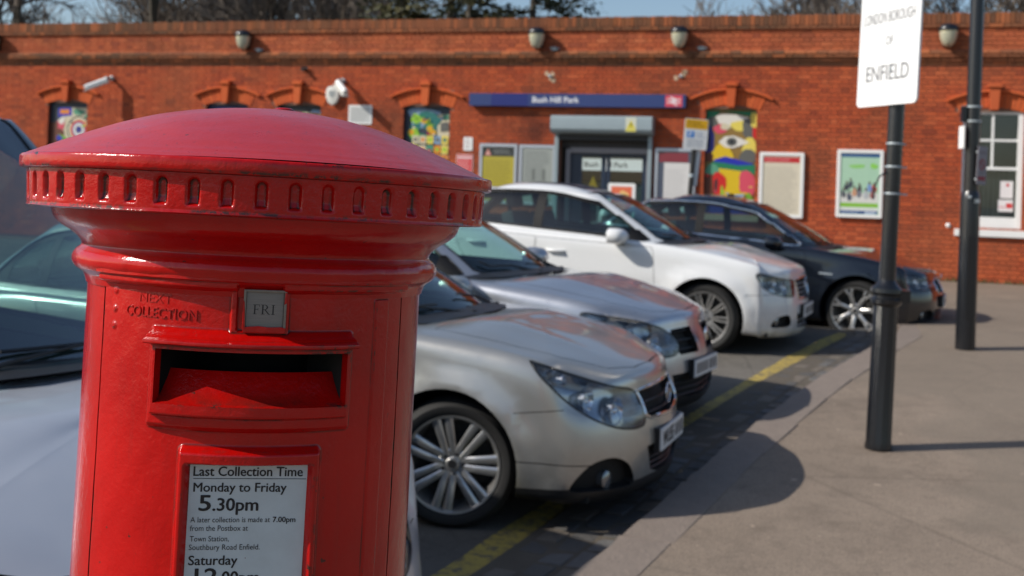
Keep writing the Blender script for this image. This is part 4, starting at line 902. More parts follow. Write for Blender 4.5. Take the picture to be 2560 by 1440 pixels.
def shell_bm(A, bump=None):
    nL, nU = A.shape[:2]; bm = bmesh.new()
    if bump is not None: A = bump(A.copy())
    V = {}
    def vid(i, j, s): return (i, j, s if 0 < j < nU-1 and abs(A[i, j, 1]) > 1e-6 else 1)
    for s in (1, -1):
        for i in range(nL):
            for j in range(nU):
                k = vid(i, j, s)
                if k not in V: V[k] = bm.verts.new((A[i, j, 0], A[i, j, 1]*k[2], A[i, j, 2]))
    for s in (1, -1):
        for i in range(nL-1):
            for j in range(nU-1):
                q = [V[vid(i, j, s)], V[vid(i, j+1, s)], V[vid(i+1, j+1, s)], V[vid(i+1, j, s)]]
                if s > 0: q = q[::-1]
                u = []
                for v in q:
                    if v not in u: u.append(v)
                if len(u) > 2:
                    try: bm.faces.new(u[::-1] if False else u)
                    except ValueError: pass
    bmesh.ops.remove_doubles(bm, verts=bm.verts, dist=1e-5)
    return bm
def inpoly(x, y, P):
    c = False; n = len(P); j = n-1
    for i in range(n):
        if (P[i][1] > y) != (P[j][1] > y) and x < (P[j][0]-P[i][0])*(y-P[i][1])/(P[j][1]-P[i][1])+P[i][0]: c = not c
        j = i
    return c
def cut(bm, lay, poly, e1, e2, rid, filt, only=None):
    """cut polygon (in coordinates e1,e2) through the faces passing filt; inside faces get region id"""
    e1 = Vector(e1); e2 = Vector(e2); nrm = e1.cross(e2)
    xs = [p[0] for p in poly]; ys = [p[1] for p in poly]; bx = (min(xs)-.02, max(xs)+.02, min(ys)-.02, max(ys)+.02)
    def bb(f):
        a = [v.co.dot(e1) for v in f.verts]; b = [v.co.dot(e2) for v in f.verts]; return min(a), max(a), min(b), max(b)
    cand = {}
    for f in bm.faces:
        if only is not None and f[lay] not in only: continue
        c = f.calc_center_median()
        if not filt(c, f.normal): continue
        b = bb(f)
        if b[1] > bx[0] and b[0] < bx[1] and b[3] > bx[2] and b[2] < bx[3]: cand[f] = b
    n = len(poly)
    for i in range(n):
        p, q = poly[i], poly[(i+1) % n]; d = (q[0]-p[0], q[1]-p[1])
        if hypot(*d) < 1e-6: continue
        x0, x1, y0, y1 = min(p[0], q[0])-.001, max(p[0], q[0])+.001, min(p[1], q[1])-.001, max(p[1], q[1])+.001
        fs = [f for f, b in cand.items() if b[1] > x0 and b[0] < x1 and b[3] > y0 and b[2] < y1]
        if not fs: continue
        pn = e1*(-d[1])+e2*d[0]; co = e1*p[0]+e2*p[1]
        es = {e for f in fs for e in f.edges}; vs = {v for f in fs for v in f.verts}
        old = set(fs)
        for f in fs: cand.pop(f)
        r = bmesh.ops.bisect_plane(bm, geom=list(vs)+list(es)+fs, dist=1e-5, plane_co=co, plane_no=pn)
        new = {f for f in r['geom'] if isinstance(f, bmesh.types.BMFace)} | {f for f in old if f.is_valid}
        for g in r['geom_cut']:
            if isinstance(g, bmesh.types.BMEdge): new.update(g.link_faces)
        for f in new:
            if f.is_valid and (only is None or f[lay] in only) and filt(f.calc_center_median(), f.normal): cand[f] = bb(f)
    hit = []
    for f in cand:
        if not f.is_valid: continue
        c = f.calc_center_median()
        if inpoly(c.dot(e1), c.dot(e2), poly): f[lay] = rid; hit.append(f)
    return hit
def offs(poly, d):
    """offset polygon inwards (d>0) roughly"""
    n = len(poly); a = sum(poly[i][0]*poly[(i+1) % n][1]-poly[(i+1) % n][0]*poly[i][1] for i in range(n)); s = 1 if a > 0 else -1; out = []
    for i in range(n):
        p0, p1, p2 = [Vector(poly[(i+k) % n]) for k in (-1, 0, 1)]; d1 = (p1-p0).normalized(); d2 = (p2-p1).normalized()
        n1 = Vector((-d1.y, d1.x))*s; n2 = Vector((-d2.y, d2.x))*s; b = (n1+n2); b = b.normalized() if b.length > .01 else n1
        k = d/max(.5, b.dot(n1)); out.append((p1.x+b.x*k, p1.y+b.y*k))
    return out
def cround(P, k=6):
    """smooth closed curve through points"""
    P = list(P); n = len(P); out = []
    for i in range(n):
        p0, p1, p2, p3 = [np.array(P[(i+j) % n], float) for j in (-1, 0, 1, 2)]
        for m in range(k): t = m/k; q = .5*(2*p1+(p2-p0)*t+(2*p0-5*p1+4*p2-p3)*t*t+(3*p1-p0-3*p2+p3)*t**3); out.append((q[0], q[1]))
    return out
def extract(bm, lay, ids, name, material, parent, inset=0., solid=0., side=0, pred=None, sm=True):
    fs = [f for f in bm.faces if f[lay] in ids and (side == 0 or f.calc_center_median().y*side > 0) and (pred is None or pred(f.calc_center_median()))]
    if not fs: return None
    vmap = {}; V = []; N = []; F = []
    for f in fs:
        q = []
        for v in f.verts:
            if v not in vmap: vmap[v] = len(V); V.append(v.co-v.normal*inset); N.append(v.normal.copy())
            q.append(vmap[v])
        F.append(q)
    nv = len(V)
    if solid:
        ec = {}
        for q in F:
            for a, b in zip(q, q[1:]+q[:1]):
                ec[(a, b)] = 1
        bd = [(a, b) for (a, b) in ec if (b, a) not in ec]
        ring = {}
        for a, b in bd:
            for x in (a, b):
                if x not in ring: ring[x] = len(V); V.append(V[x]-N[x]*solid); N.append(N[x])
        F += [[b, a, ring[a], ring[b]] for a, b in bd]
    me = bpy.data.meshes.new(name); me.from_pydata([tuple(v) for v in V], [], F); me.materials.append(material)
    me.polygons.foreach_set('use_smooth', [sm]*len(F))
    if not solid:
        try: me.normals_split_custom_set_from_vertices([tuple(n) for n in N])
        except Exception: pass
    return link(name, me, parent)
def boundary_loops(bm, lay, ids, side=0):
    fs = {f for f in bm.faces if f[lay] in ids and (side == 0 or f.calc_center_median().y*side > 0)}
    nxt = {}
    for f in fs:
        for l in f.loops:
            e = l.edge
            if sum(1 for g in e.link_faces if g in fs) == 1: nxt.setdefault(l.vert, []).append(l.link_loop_next.vert)
    loops = []
    while nxt:
        s = next(iter(nxt)); lp = [s]; c = s
        while True:
            if c not in nxt: break
            d = nxt[c].pop();
            if not nxt[c]: del nxt[c]
            if d is s: break
            lp.append(d); c = d
        if len(lp) > 4: loops.append(lp)
    return loops
def wheel_parts(name_style, R, rim, width, nsp, mat_rim):
    """returns meshes for tyre, rim, hub cap; wheel axis = local y, outer face towards -y"""
    Mx = Matrix.Rotation(pi/2, 4, 'X')
    mb = MB(); h = width/2; s = R-rim
    prof = [(rim-.012, h-.02), (rim+.004, h-.004), (rim+s*.25, h+.006), (rim+s*.6, h+.006), (R-.022, h-.008), (R-.006, h-.026), (R, h-.045), (R+.001, h-.07), (R-.006, h-.074), (R-.006, h-.080), (R+.001, h-.084), (R+.001, -(h-.084)), (R-.006, -(h-.080)), (R-.006, -(h-.074)), (R+.001, -(h-.07)), (R, -(h-.045)), (R-.02, -(h-.008)), (rim, -h+.01), (rim-.01, -h+.03)]
    mb.lathe(prof, 56, M=Mx); tyre = mb.build('tyre', M_RUBBER, None, sm=35)
    # rim: lip, barrel, spokes
    mb = MB(); mb.lathe([(rim-.004, h-.010), (rim+.003, h-.004), (rim+.001, h+.001), (rim-.008, h-.001), (rim-.014, h-.012), (rim-.022, h-.03), (rim-.04, .02), (rim-.05, -h+.03)], 64, M=Mx)
    def spoke(a, r0, r1, w0, w1, y0, y1, th=.02, dx=0):
        # bar from r0 to r1 in direction a; y = outward position; dx lateral offset
        Rm = Mx @ Matrix.Rotation(a, 4, 'Z'); vs = []
        K = 5
        for i in range(K+1):
            t = i/K; r = r0+(r1-r0)*t; w_ = (w0+(w1-w0)*t)/2; y = y0+(y1-y0)*t**1.2+.006*sin(pi*t); d = dx[0]+(dx[1]-dx[0])*t if isinstance(dx, tuple) else dx
            vs += [Vector((r, d-w_, y-th)), Vector((r, d-w_, y-.005)), Vector((r, d-w_*.6, y)), Vector((r, d+w_*.6, y)), Vector((r, d+w_, y-.005)), Vector((r, d+w_, y-th))]
        fs = [(6*i+j, 6*i+j+1, 6*i+7+j, 6*i+6+j) for i in range(K) for j in range(5)]
        mb.add([Rm @ v for v in vs], fs)
    hub = h-.028
    if name_style == 'double':
        for k in range(nsp):
            a = 2*pi*k/nsp+.12
            for s_ in (-1, 1): spoke(a, .045, rim-.008, .030, .045, hub-.002, h-.008, .03, (s_*.0175, s_*.031))
    elif name_style == 'multi':
        for k in range(nsp):
            a = 2*pi*k/nsp+.1
            for s_ in (-1, 1): spoke(a, .05, rim-.010, .016, .018, hub-.006, h-.010, .02, (s_*.011, s_*.020))
    else:
        for k in range(nsp):
            a = 2*pi*k/nsp+.2; spoke(a, .05, rim-.05, .042, .040, hub-.004, h-.012, .03)
            for s_ in (-1, 1): spoke(a, rim-.10, rim-.008, .022, .026, h-.016, h-.008, .03, (s_*.006, s_*.034))
    mb.lathe([(.078, hub-.04), (.078, hub-.012), (.066, hub-.004), (.036, hub-.006), (.034, hub+.004), (.028, hub+.010), (.001, hub+.011)], 32, M=Mx)
    rm = mb.build('rim', mat_rim, None, sm=35)
    mb = MB()
    for k in range(5): a = 2*pi*k/5; mb.lathe([(.010, hub-.02), (.010, hub-.001), (.001, hub)], 10, M=Mx @ Matrix.Translation((.054*cos(a), .054*sin(a), 0)))
    mb.lathe([(.021, hub+.0112), (.021, hub+.0125), (.001, hub+.0125)], 20, M=Mx)
    hc = mb.build('wheel_nuts', M_TRIM, None, sm=35)
    mb = MB(); mb.lathe([(rim-.045, -.02), (.02, -.02)], 32, M=Mx); mb.lathe([(.145, -.015), (.145, -.003), (.03, -.003)], 32, M=Mx); dk = mb.build('brake_disc', mat('brake', (.05, .048, .045), .5, .5), None, sm=35)
    ms = [(o.name.split('.')[0], o.data) for o in (tyre, rm, hc, dk)]
    for o in (tyre, rm, hc, dk): bpy.data.objects.remove(o)
    return ms
def make_car(name, label, cat, loc, rz, p, paint):
    """local frame: x forward, y left, z up, origin on the road under the front axle centre"""
    car = empty(name, label, cat, loc, (0, radians(p.get('pitch', 0)), rz))
    W = p['W']/2; F = p['F']; WB = p['WB']; RO = p['RO']; Rr = -(WB+RO)
    nose = p.get('nose', .10); zh0, zh1 = p['hood']            # leading edge height, cowl height at the centre
    xc = p['cowl'][0]; zbelt = p['belt']                        # belt: table x->z
    crown = p.get('crown', .045)
    xr = p['deck'][0]; zdeck = p['deck'][1]
    # plan stations
    pl = p.get('plan') or [(F, 0), (F-.03, .30), (F-.10, .60), (F-.27, .86), (.44, .955), (0, .985), (-.55, 1), (-1.1, 1.0), (-1.7, 1.0), (-2.2, 1.), (-WB, .985), (Rr+.40, .93), (Rr+.14, .80), (Rr+.03, .42), (Rr, 0)]
    nU = len(pl)
    def top_z(x): # shoulder height along the side
        if x > xc+.02: return zh0+(zbelt[0][1]-zh0)*(1-((x-xc)/(F-xc))**p.get('hexp', 1.55))-p.get('shoulder_drop', .035)*(1 if x < F-.35 else max(0, (F-x)/.35))
        return lerp_tab(zbelt, x)
    def spine_z(x):
        if x > xc: u = (x-xc)/(F-nose-xc); return zh0+(zh1-zh0)*(1-max(u, 0)**p.get('cexp', 1.9))+.01
        if x > xr: return lerp_tab(zbelt, x)
        return zdeck[0]+(zdeck[1]-zdeck[0])*((x-xr)/(Rr-xr))**1.4
    ox = [x-(nose if i <= 3 else (-.06 if i >= nU-4 else 0)) for i, (x, k_) in enumerate(pl)]; oy = [W*k_*(.985 if i <= 3 else .955) for i, (x, k_) in enumerate(pl)]
    def hood_z(x, y):
        ye = float(np.interp(-x, [-v for v in ox], oy)); t_ = min(1, abs(y)/max(ye, .05)); sp = spine_z(x)
        ed = top_z(x)
        if x > F-.45: ed = ed+(zh0-ed)*min(1, (x-(F-.45))/(.45-nose))
        if x <= xc: return ed+(sp-ed)*(1-t_**2.6)
        return sp+(ed-sp)*t_**p.get('crossexp', 3.0)
    L = []
    zb = p.get('clear', .19)
    for (zz, dx, ky) in ((zb, .05, .93), (zb+.06, .015, .985), (.40, .0, 1.0), (p.get('bulge', .56), .02, 1.0)):
        row = []
        for i, (x, ky0) in enumerate(pl):
            sx = 1 if x > 0 else -1
            fr = i <= 3; re = i >= nU-4
            ddx = dx*(1 if fr else (-1 if re else 0))
            z = zz
            if not (fr or re) and zz == zb: z = zz+.02
            row.append((x-ddx, W*ky0*ky, z))
        L.append(row)
    r4 = []; r5 = []; r6 = []; r7 = []; r8 = []; rs = []
    for i, (x, ky0) in enumerate(pl):
        fr = i <= 3; re = i >= nU-4
        zt = top_z(x) if not fr else zh0+.0
        if re: zt = zdeck[1]-.02
        sh = (nose if fr else (-.06 if re else 0))
        xx = x-sh
        if fr: zt = zh0-.015*(i == 3)
        # shoulder just below the top edge
        rs.append((x-sh*.75, W*ky0*.995, zt-.085))
        r4.append((xx, W*ky0*(.955 if not fr else .985), zt))
        # interior levels head to the spine
        if fr:
            sp = (F-nose-.62-.02*i, 0, spine_z(F-nose-.62-.02*i))
        elif re:
            sp = (Rr+.35+.02*(nU-1-i), 0, spine_z(Rr+.35))
        else: sp = (min(x, F-nose-.70) if i == 4 else x, 0, spine_z(x))
        e = Vector((xx, W*ky0*.955 if not fr else W*ky0*.985, zt)); s_ = Vector(sp)
        def P(f, add): q = e.lerp(s_, f); return (q.x, q.y, hood_z(q.x, q.y)+add)
        r5.append(P(.10, .004)); r6.append(P(.30, .0)); r7.append(P(.65, .0)); r8.append((sp[0], 0, hood_z(sp[0], 0)))
    L += [rs, r4, r5, r6, r7, r8]
    A = shell(L, 7, 5)
    Ra = p['arch']; zw = p['R']
    def bump(A):
        X, Y, Z = A[..., 0], A[..., 1], A[..., 2]
        for cx in (0, -WB):
            r = np.hypot(X-cx, Z-zw); on = (Y > W*.6) & (Z < .95)
            fl = p.get('flare', .018)*np.exp(-(np.maximum(0, r-Ra-.045)/.028)**2)*on*(1/(1+np.exp(-(Z-zb-.1)*30))); Y = Y+fl
        # side feature line and lower sill tuck
        side = (Y > W*.7)
        Y = Y+side*.010*np.exp(-((Z-p.get('crease', .62)-.03*(X+1.5)*-1*.6)/.05)**2)*(X < .3)
        # bonnet crease
        hx = (X > xc-.1) & (Z > .6); yy = np.abs(Y)
        hx = hx*np.clip((X-xc-.05)/.35, 0, 1); Z = Z+hx*p.get('ridge', .008)*np.exp(-((yy-p.get('ridge_y', .52)-.10*(-X/F))/.05)**2)*np.clip((F-.25-X)/.4, 0, 1)
        return np.stack([X, Y, Z], -1)
    bm = shell_bm(A, bump)
    lay = bm.faces.layers.int.new('rid')
    bm.normal_update()
    # make sure normals point out
    c0 = sum((f.normal.z for f in bm.faces if f.calc_center_median().z > .8 and f.calc_center_median().x > 0))
    if c0 < 0: bmesh.ops.reverse_faces(bm, faces=bm.faces); bm.normal_update()
    EX, EY, EZ = (1, 0, 0), (0, 1, 0), (0, 0, 1)
    side = lambda c, n: abs(n.y) > .35 and abs(c.y) > W*.55
    front = lambda c, n: n.x > .25 and c.x > F-.6
    # wheel arches
    for cx in (0, -WB):
        cut(bm, lay, [(cx+Ra*cos(t), zw+Ra*sin(t)) for t in [2*pi*k/44 for k in range(44)]], EX, EZ, 99, lambda c, n: abs(c.y) > W*.45 and c.z < .95)
    # cabin floor opening in the top
    bx = p['base']      # half plan of the greenhouse base [(x,y)...] from front centre to rear centre
    hole = [(x, y*.985) for x, y in bx]; hole = hole+[(x, -y) for x, y in hole[::-1]]
    cut(bm, lay, hole, EX, EY, 98, lambda c, n: n.z > .3 and c.z > .6)
    # bonnet panel
    hb = p['bonnet']; hp = cround(hb+[(x, -y) for x, y in hb[::-1]], 3) if p.get('bround') else hb+[(x, -y) for x, y in hb[::-1]]
    topf = lambda c, n: n.z > .25 and c.z > .55
    cut(bm, lay, hp, EX, EY, 2, topf, only=(0,)); cut(bm, lay, offs(hp, .005), EX, EY, 3, topf, only=(2,))
    for f in bm.faces:
        if f[lay] == 2: f[lay] = 9
        elif f[lay] == 3: f[lay] = 2
    # doors
    for k, dp in enumerate(p.get('doors', [])):
        cut(bm, lay, dp, EX, EZ, 4, side, only=(0,)); cut(bm, lay, offs(dp, .0045), EX, EZ, 10+k, side, only=(4,))
        for f in bm.faces:
            if f[lay] == 4: f[lay] = 9
    # bumper split line
    for q in p.get('gaps', []):
        e1 = q.get('e1', EX); cut(bm, lay, q['poly'], e1, EZ, 9, q.get('filt', side), only=(0,))
    # headlights, grilles, fogs on each side
    s2 = sqrt(.5)
    for s in (1, -1):
        e1 = (-s2, s*s2, 0); onside = (lambda s: lambda c, n: c.y*s > -.0 and c.x > F-.9 and n.dot(Vector((s2, s*s2, 0))) > -.2 and c.y*s > .05)(s)
        hl = cround(p['lamp'], 5)
        cut(bm, lay, offs(hl, -.007), e1, EZ, 21, onside, only=(0, 2, 9)); cut(bm, lay, hl, e1, EZ, 20, onside, only=(21,))
        if 'fog' in p: cut(bm, lay, cround(p['fog'], 4), e1, EZ, 22, onside, only=(0,))
    for k, g in enumerate(p['grilles']):
        cut(bm, lay, g, EY, EZ, 30+k, lambda c, n: n.x > .2 and c.x > F-.5, only=(0, 2, 9))
    # lower black lip
    lz = p.get('lip', zb+.05)
    cut(bm, lay, [(-9, -1), (9, -1), (9, lz), (-9, lz)], EX, EZ, 40, lambda c, n: c.z < lz+.1, only=(0, 9, 10, 11, 12))
    # bumper as a part of its own
    if p.get('bumper_x'):
        for f in bm.faces:
            if f[lay] == 0:
                c = f.calc_center_median()
                if c.x > p['bumper_x'] and c.z < zh0+.03: f[lay] = 50
    bm.normal_update()
    body = extract(bm, lay, (0,), 'body', paint, car); extract(bm, lay, (50,), 'bumper', paint, car)
    extract(bm, lay, (2,), 'bonnet', paint, car)
    extract(bm, lay, (9,), 'panel_gap', M_DARK, body, inset=.012); extract(bm, lay, (40,), 'lower_lip', M_TRIM, car)
    for k in range(len(p.get('doors', []))):
        for s in (1, -1): extract(bm, lay, (10+k,), 'door', paint, car, side=s)
    for s in (1, -1):
        hd = extract(bm, lay, (20,), 'headlight', mat('lamp_housing', (.42, .44, .48), .22, .8), car, inset=.075, side=s)
        lens = extract(bm, lay, (20,), 'lens', M_LENS, hd, inset=-.001, side=s)
        extract(bm, lay, (20,), 'lamp_wall', mat('lamp_chrome', (.55, .57, .60), .16, 1.), hd, solid=.08, inset=.003, side=s, pred=lambda c: False) if False else None
        fs = [f for f in bm.faces if f[lay] == 20 and f.calc_center_median().y*s > 0]
        # side wall of the lamp
        for lp in boundary_loops(bm, lay, (20,), s):
            mb = MB(); n = len(lp); vs = [v.co-v.normal*.002 for v in lp]+[v.co-v.normal*.078 for v in lp]; mb.add(vs, [(i, (i+1) % n, n+(i+1) % n, n+i) for i in range(n)]); mb.build('lamp_wall', M_DARK if p.get('dark_lamp') else mat('lamp_chrome', (.55, .57, .60), .16, 1.), hd)
            mb = MB(); mb.tube([v.co-v.normal*.004 for v in lp], .005, 5, closed=True); mb.build('lamp_seal', M_TRIM, hd)
        if fs:
            # reflector bowls placed inside the lamp
            for (h_, z_, r_) in p['bowls']:
                best = min(fs, key=lambda f: (f.calc_center_median().dot(Vector((-s2, s*s2, 0)))-h_)**2+(f.calc_center_median().z-z_)**2)
                c = best.calc_center_median(); dirn = Vector((1, s*.18, .0)).normalized(); R = dirn.to_track_quat('Z', 'Y').to_matrix().to_4x4(); Mx = Matrix.Translation(c-best.normal*.012-dirn*(r_*1.0)) @ R
                mb = MB(); mb.lathe([(.012, -.03), (r_*.5, -.022), (r_*.85, 0), (r_, .03), (r_*1.06, .03), (r_*1.06, .0)], 24, M=Mx); mb.lathe([(r_*.32, .0), (r_*.28, .016), (r_*.15, .026), (.001, .028)], 16, M=Mx); mb.build('reflector', M_CHROME, hd, sm=60)
        if 'fog' in p:
            fg = extract(bm, lay, (22,), 'fog_recess', M_DARK, car, inset=.05, side=s)
            for lp in boundary_loops(bm, lay, (22,), s):
                mb = MB(); n = len(lp); vs = [v.co for v in lp]+[v.co-v.normal*.052 for v in lp]; mb.add(vs, [(i, (i+1) % n, n+(i+1) % n, n+i) for i in range(n)]); mb.build('recess_wall', M_TRIM, fg, sm=40)
            ff = [f for f in bm.faces if f[lay] == 22 and f.calc_center_median().y*s > 0]
            if ff and p.get('foglamp'):
                h_, z_ = p['foglamp']; best = min(ff, key=lambda f: (f.calc_center_median().dot(Vector((-s2, s*s2, 0)))-h_)**2+(f.calc_center_median().z-z_)**2); c = best.calc_center_median(); R = Vector((1, s*.3, 0)).to_track_quat('Z', 'Y').to_matrix().to_4x4()
                mb = MB(); mb.lathe([(.045, -.04), (.045, .0), (.036, .006), (.001, .008)], 20, M=Matrix.Translation(c-best.normal*.03) @ R); mb.build('fog_lamp', mat('fog_glass', (.25, .26, .27), .1, .7), fg, sm=50)
                if p.get('fogbar'):
                    zs = [v.co.z for f in ff for v in f.verts]
    for k, g in enumerate(p['grilles']):
        gr = extract(bm, lay, (30+k,), 'grille', M_DARK, car, inset=.055)
        if gr is None: continue
        for lp in boundary_loops(bm, lay, (30+k,)):
            mb = MB(); n = len(lp); vs = [v.co for v in lp]+[v.co-v.normal*.057 for v in lp]; mb.add(vs, [(i, (i+1) % n, n+(i+1) % n, n+i) for i in range(n)]); mb.build('grille_wall', M_TRIM, gr, sm=40)
            if p.get('chrome_grille', [0]*9)[k]:
                mb = MB(); mb.tube([v.co-v.normal*.002 for v in lp], p['chrome_grille'][k], 6, closed=True); mb.build('grille_surround', M_CHROME, gr, sm=60)
        zs = [v.co.z for f in bm.faces if f[lay] == 30+k for v in f.verts]; z0, z1 = min(zs), max(zs)
        nb = p.get('bars', (3, 3, 3))[k]
        for b in range(nb):
            z_ = z0+(z1-z0)*(b+.5)/nb; ys = [v.co.y for f in bm.faces if f[lay] == 30+k for v in f.verts if abs(v.co.z-z_) < (z1-z0)/nb]
            if not ys: continue
            ya, yb = min(ys), max(ys); n = 10; xs = []
            pts = []
            for i in range(n+1):
                y = ya+(yb-ya)*i/n; cand = [v.co for f in bm.faces if f[lay] == 30+k for v in f.verts]; q = min(cand, key=lambda c: (c.y-y)**2+(c.z-z_)**2); pts.append((q.x-.028, y, z_))
            mb = MB(); mb.tube(pts, .007, 5); mb.build('grille_bar', p.get('barmat', M_TRIM), gr)
    # arch lips and wheel wells
    lw = M_DARK
    for lp in boundary_loops(bm, lay, (99,)):
        pass
    for cx in (0, -WB):
        for s in (1, -1):
            mb = MB(); n = 26; R1 = Ra+.004; vs = []
            for k in range(n+1):
                t = -.35+(pi+.7)*k/n
                for y in (W*1.0, W*.42): vs.append((cx+R1*cos(t), s*y*.992, zw+R1*sin(t)))
            mb.add(vs, [(2*k, 2*k+1, 2*k+3, 2*k+2) for k in range(n)]); c_ = [(cx+R1*cos(t), s*W*.42, zw+R1*sin(t)) for t in [-.35+(pi+.7)*k/n for k in range(n+1)]]; mb.add(c_, [tuple(range(n+1))])
            # trim the well to the inside of the skin
            o = mb.build('wheel_well', lw, car)
            lip = [v for v in set(v for f in bm.faces if f[lay] == 99 for v in f.verts) if v.co.y*s > 0 and abs(hypot(v.co.x-cx, v.co.z-zw)-Ra) < .004 and abs(v.co.y) > W*.8 and v.co.z > zb+.03]
            if lip:
                lip.sort(key=lambda v: -atan2(v.co.z-zw, v.co.x-cx)); mb = MB(); pts = [v.co.copy() for v in lip]; q = [pts[0]]
                for a_ in pts[1:]:
                    if (a_-q[-1]).length > .012: q.append(a_)
                vs = []
                for a_ in q: d = Vector((a_.x-cx, 0, a_.z-zw)).normalized(); vs += [a_+d*.0, a_-d*.0+Vector((0, -s*.03, 0)), ]
                mb.add(vs, [(2*k, 2*k+1, 2*k+3, 2*k+2) for k in range(len(q)-1) if (q[k+1]-q[k]).length < .09]); mb.build('arch_lip', paint, body, sm=60)
                ymin = min(abs(a_.y) for a_ in q)
                for v in o.data.vertices:
                    if abs(v.co.y) > W*.6: v.co.y = s*min(ymin-.004, W*.97)
    # underside
    mb = MB(); mb.box(Rr+.15, F-.25, -W*.80, W*.80, zb+.01, zb+.05); mb.build('underside', M_DARK, car)
    # ---------------- greenhouse
    G = p['gh']; lv = []
    for row in G: lv.append([(x, y, z) for x, y, z in row])
    A = shell(lv, 7, 6); gb = shell_bm(A); gl = gb.faces.layers.int.new('rid'); gb.normal_update()
    if sum(f.normal.z for f in gb.faces) < 0: bmesh.ops.reverse_faces(gb, faces=gb.faces); gb.normal_update()
    gside = lambda c, n: abs(n.y) > .55
    ymax = max(v.co.y for v in gb.verts)
    frame = cround(p['dlo'], 4) if p.get('dlo_round', True) else p['dlo']
    cut(gb, gl, frame, EX, EZ, 5, gside)                      # window opening incl. pillars (black)
    for k, wdw in enumerate(p['windows']): cut(gb, gl, wdw, EX, EZ, 60+k, gside, only=(5,))
    fw = p['wind']; fwp = cround(fw+[(-y, z) for y, z in fw[::-1]], 3) if False else fw+[(-y, z) for y, z in fw[::-1]]
    cut(gb, gl, fwp, EY, EZ, 6, lambda c, n: n.x > .15 and c.x > p['wx'], only=(0,)); cut(gb, gl, offs(fwp, .022), EY, EZ, 7, lambda c, n: n.x > .15 and c.x > p['wx'], only=(6,))
    rw = p['rear']; cut(gb, gl, rw+[(-y, z) for y, z in rw[::-1]], EY, EZ, 8, lambda c, n: n.x < -.1 and c.x < p['rx'], only=(0,))
    if 'sunroof' in p: sr = p['sunroof']; cut(gb, gl, sr, EX, EY, 9, lambda c, n: n.z > .8 and c.z > 1.2, only=(0,))
    gb.normal_update()
    rf = extract(gb, gl, (0,), 'roof', p.get('roofmat', paint), car); pil = extract(gb, gl, (5,), 'window_pillars', mat('pillar_black', (.006, .006, .007), .55, spec=.25), car, inset=.003)
    ws = extract(gb, gl, (7,), 'windscreen', p.get('wsmat', M_CGLASS), car, inset=.003); extract(gb, gl, (6,), 'windscreen_seal', M_TRIM, ws, inset=.004)
    extract(gb, gl, (8,), 'rear_window', M_CGLASS, car, inset=.003); extract(gb, gl, (9,), 'sunroof', M_TRIM, car, inset=-.001)
    for k in range(len(p['windows'])):
        for s in (1, -1): extract(gb, gl, (60+k,), 'side_window', M_SGLASS, car, inset=.006, side=s)
    for s in (1, -1):
        ids = tuple([5]+[60+k for k in range(len(p['windows']))])
        for lp in boundary_loops(gb, gl, ids, s):
            if len(lp) < 12: continue
            mb = MB(); mb.tube([v.co+v.normal*.002 for v in lp], p.get('dlo_r', .006), 6, closed=True); mb.build('window_trim', p.get('dlo_mat', M_TRIM), car, sm=60)
    # interior liner: inner skin of roof, dark
    extract(gb, gl, (0,), 'headlining', M_INTL, rf, inset=.03)
    # ---------------- interior
    fz = .30; mb = MB(); bxs = [x for x, y in bx]; xf, xb = max(bxs), min(bxs); zt = zbelt[0][1]
    mb.box(xb+.1, xf-.2, -W*.84, W*.84, fz, fz+.03); mb.box(xf-.62, xf-.15, -W*.82, W*.82, fz, zt-.08); mb.build('dashboard', M_INT, car)
    mb = MB(); mb.box(xb+.12, xf-.2, -W*.90, -W*.86, fz, zt-.04); mb.box(xb+.12, xf-.2, W*.86, W*.90, fz, zt-.04); mb.box(xb-.05, xb+.2, -W*.8, W*.8, fz, zt-.02); mb.build('door_cards', M_INT, car)
    def seat(x, y, wdt=.25, hr=1.):
        mb = MB(); M1 = Matrix.Translation((x, y, 0))
        mb.box(-.25, .27, -wdt, wdt, fz+.1, fz+.28, M=M1); mb.box(-.08, .05, -wdt*.95, wdt*.95, 0, .62*hr, M=M1 @ Matrix.Translation((-.25, 0, fz+.26)) @ Matrix.Rotation(radians(-17), 4, 'Y')); mb.box(-.05, .05, -.13, .13, .66*hr, .83*hr-.02, M=M1 @ Matrix.Translation((-.27, 0, fz+.26)) @ Matrix.Rotation(radians(-15), 4, 'Y')); return mb.build('seat', M_INT, car, bevel=.03, sm=50)
    sx = xf-p.get('seat', 1.38); seat(sx, W*.42); seat(sx, -W*.42); seat(sx-.86, W*.38, .28, .78); seat(sx-.86, -W*.38, .28, .78)
    mb = MB(); Ms = Matrix.Translation((sx+.62, -W*.42, fz+.55)) @ Matrix.Rotation(radians(62), 4, 'Y'); mb.tube([Ms @ Vector((.18*cos(a), .18*sin(a), 0)) for a in [2*pi*k/24 for k in range(24)]], .014, 6, closed=True); mb.lathe([(.06, -.03), (.06, .02), (.001, .03)], 14, M=Ms); mb.tube([Ms @ Vector((-.17, 0, 0)), Ms @ Vector((.17, 0, 0))], .015, 5); mb.build('steering_wheel', M_INT, car, sm=50)
    # mirror, wipers, handles
    mx, my, mz = p['mirror']
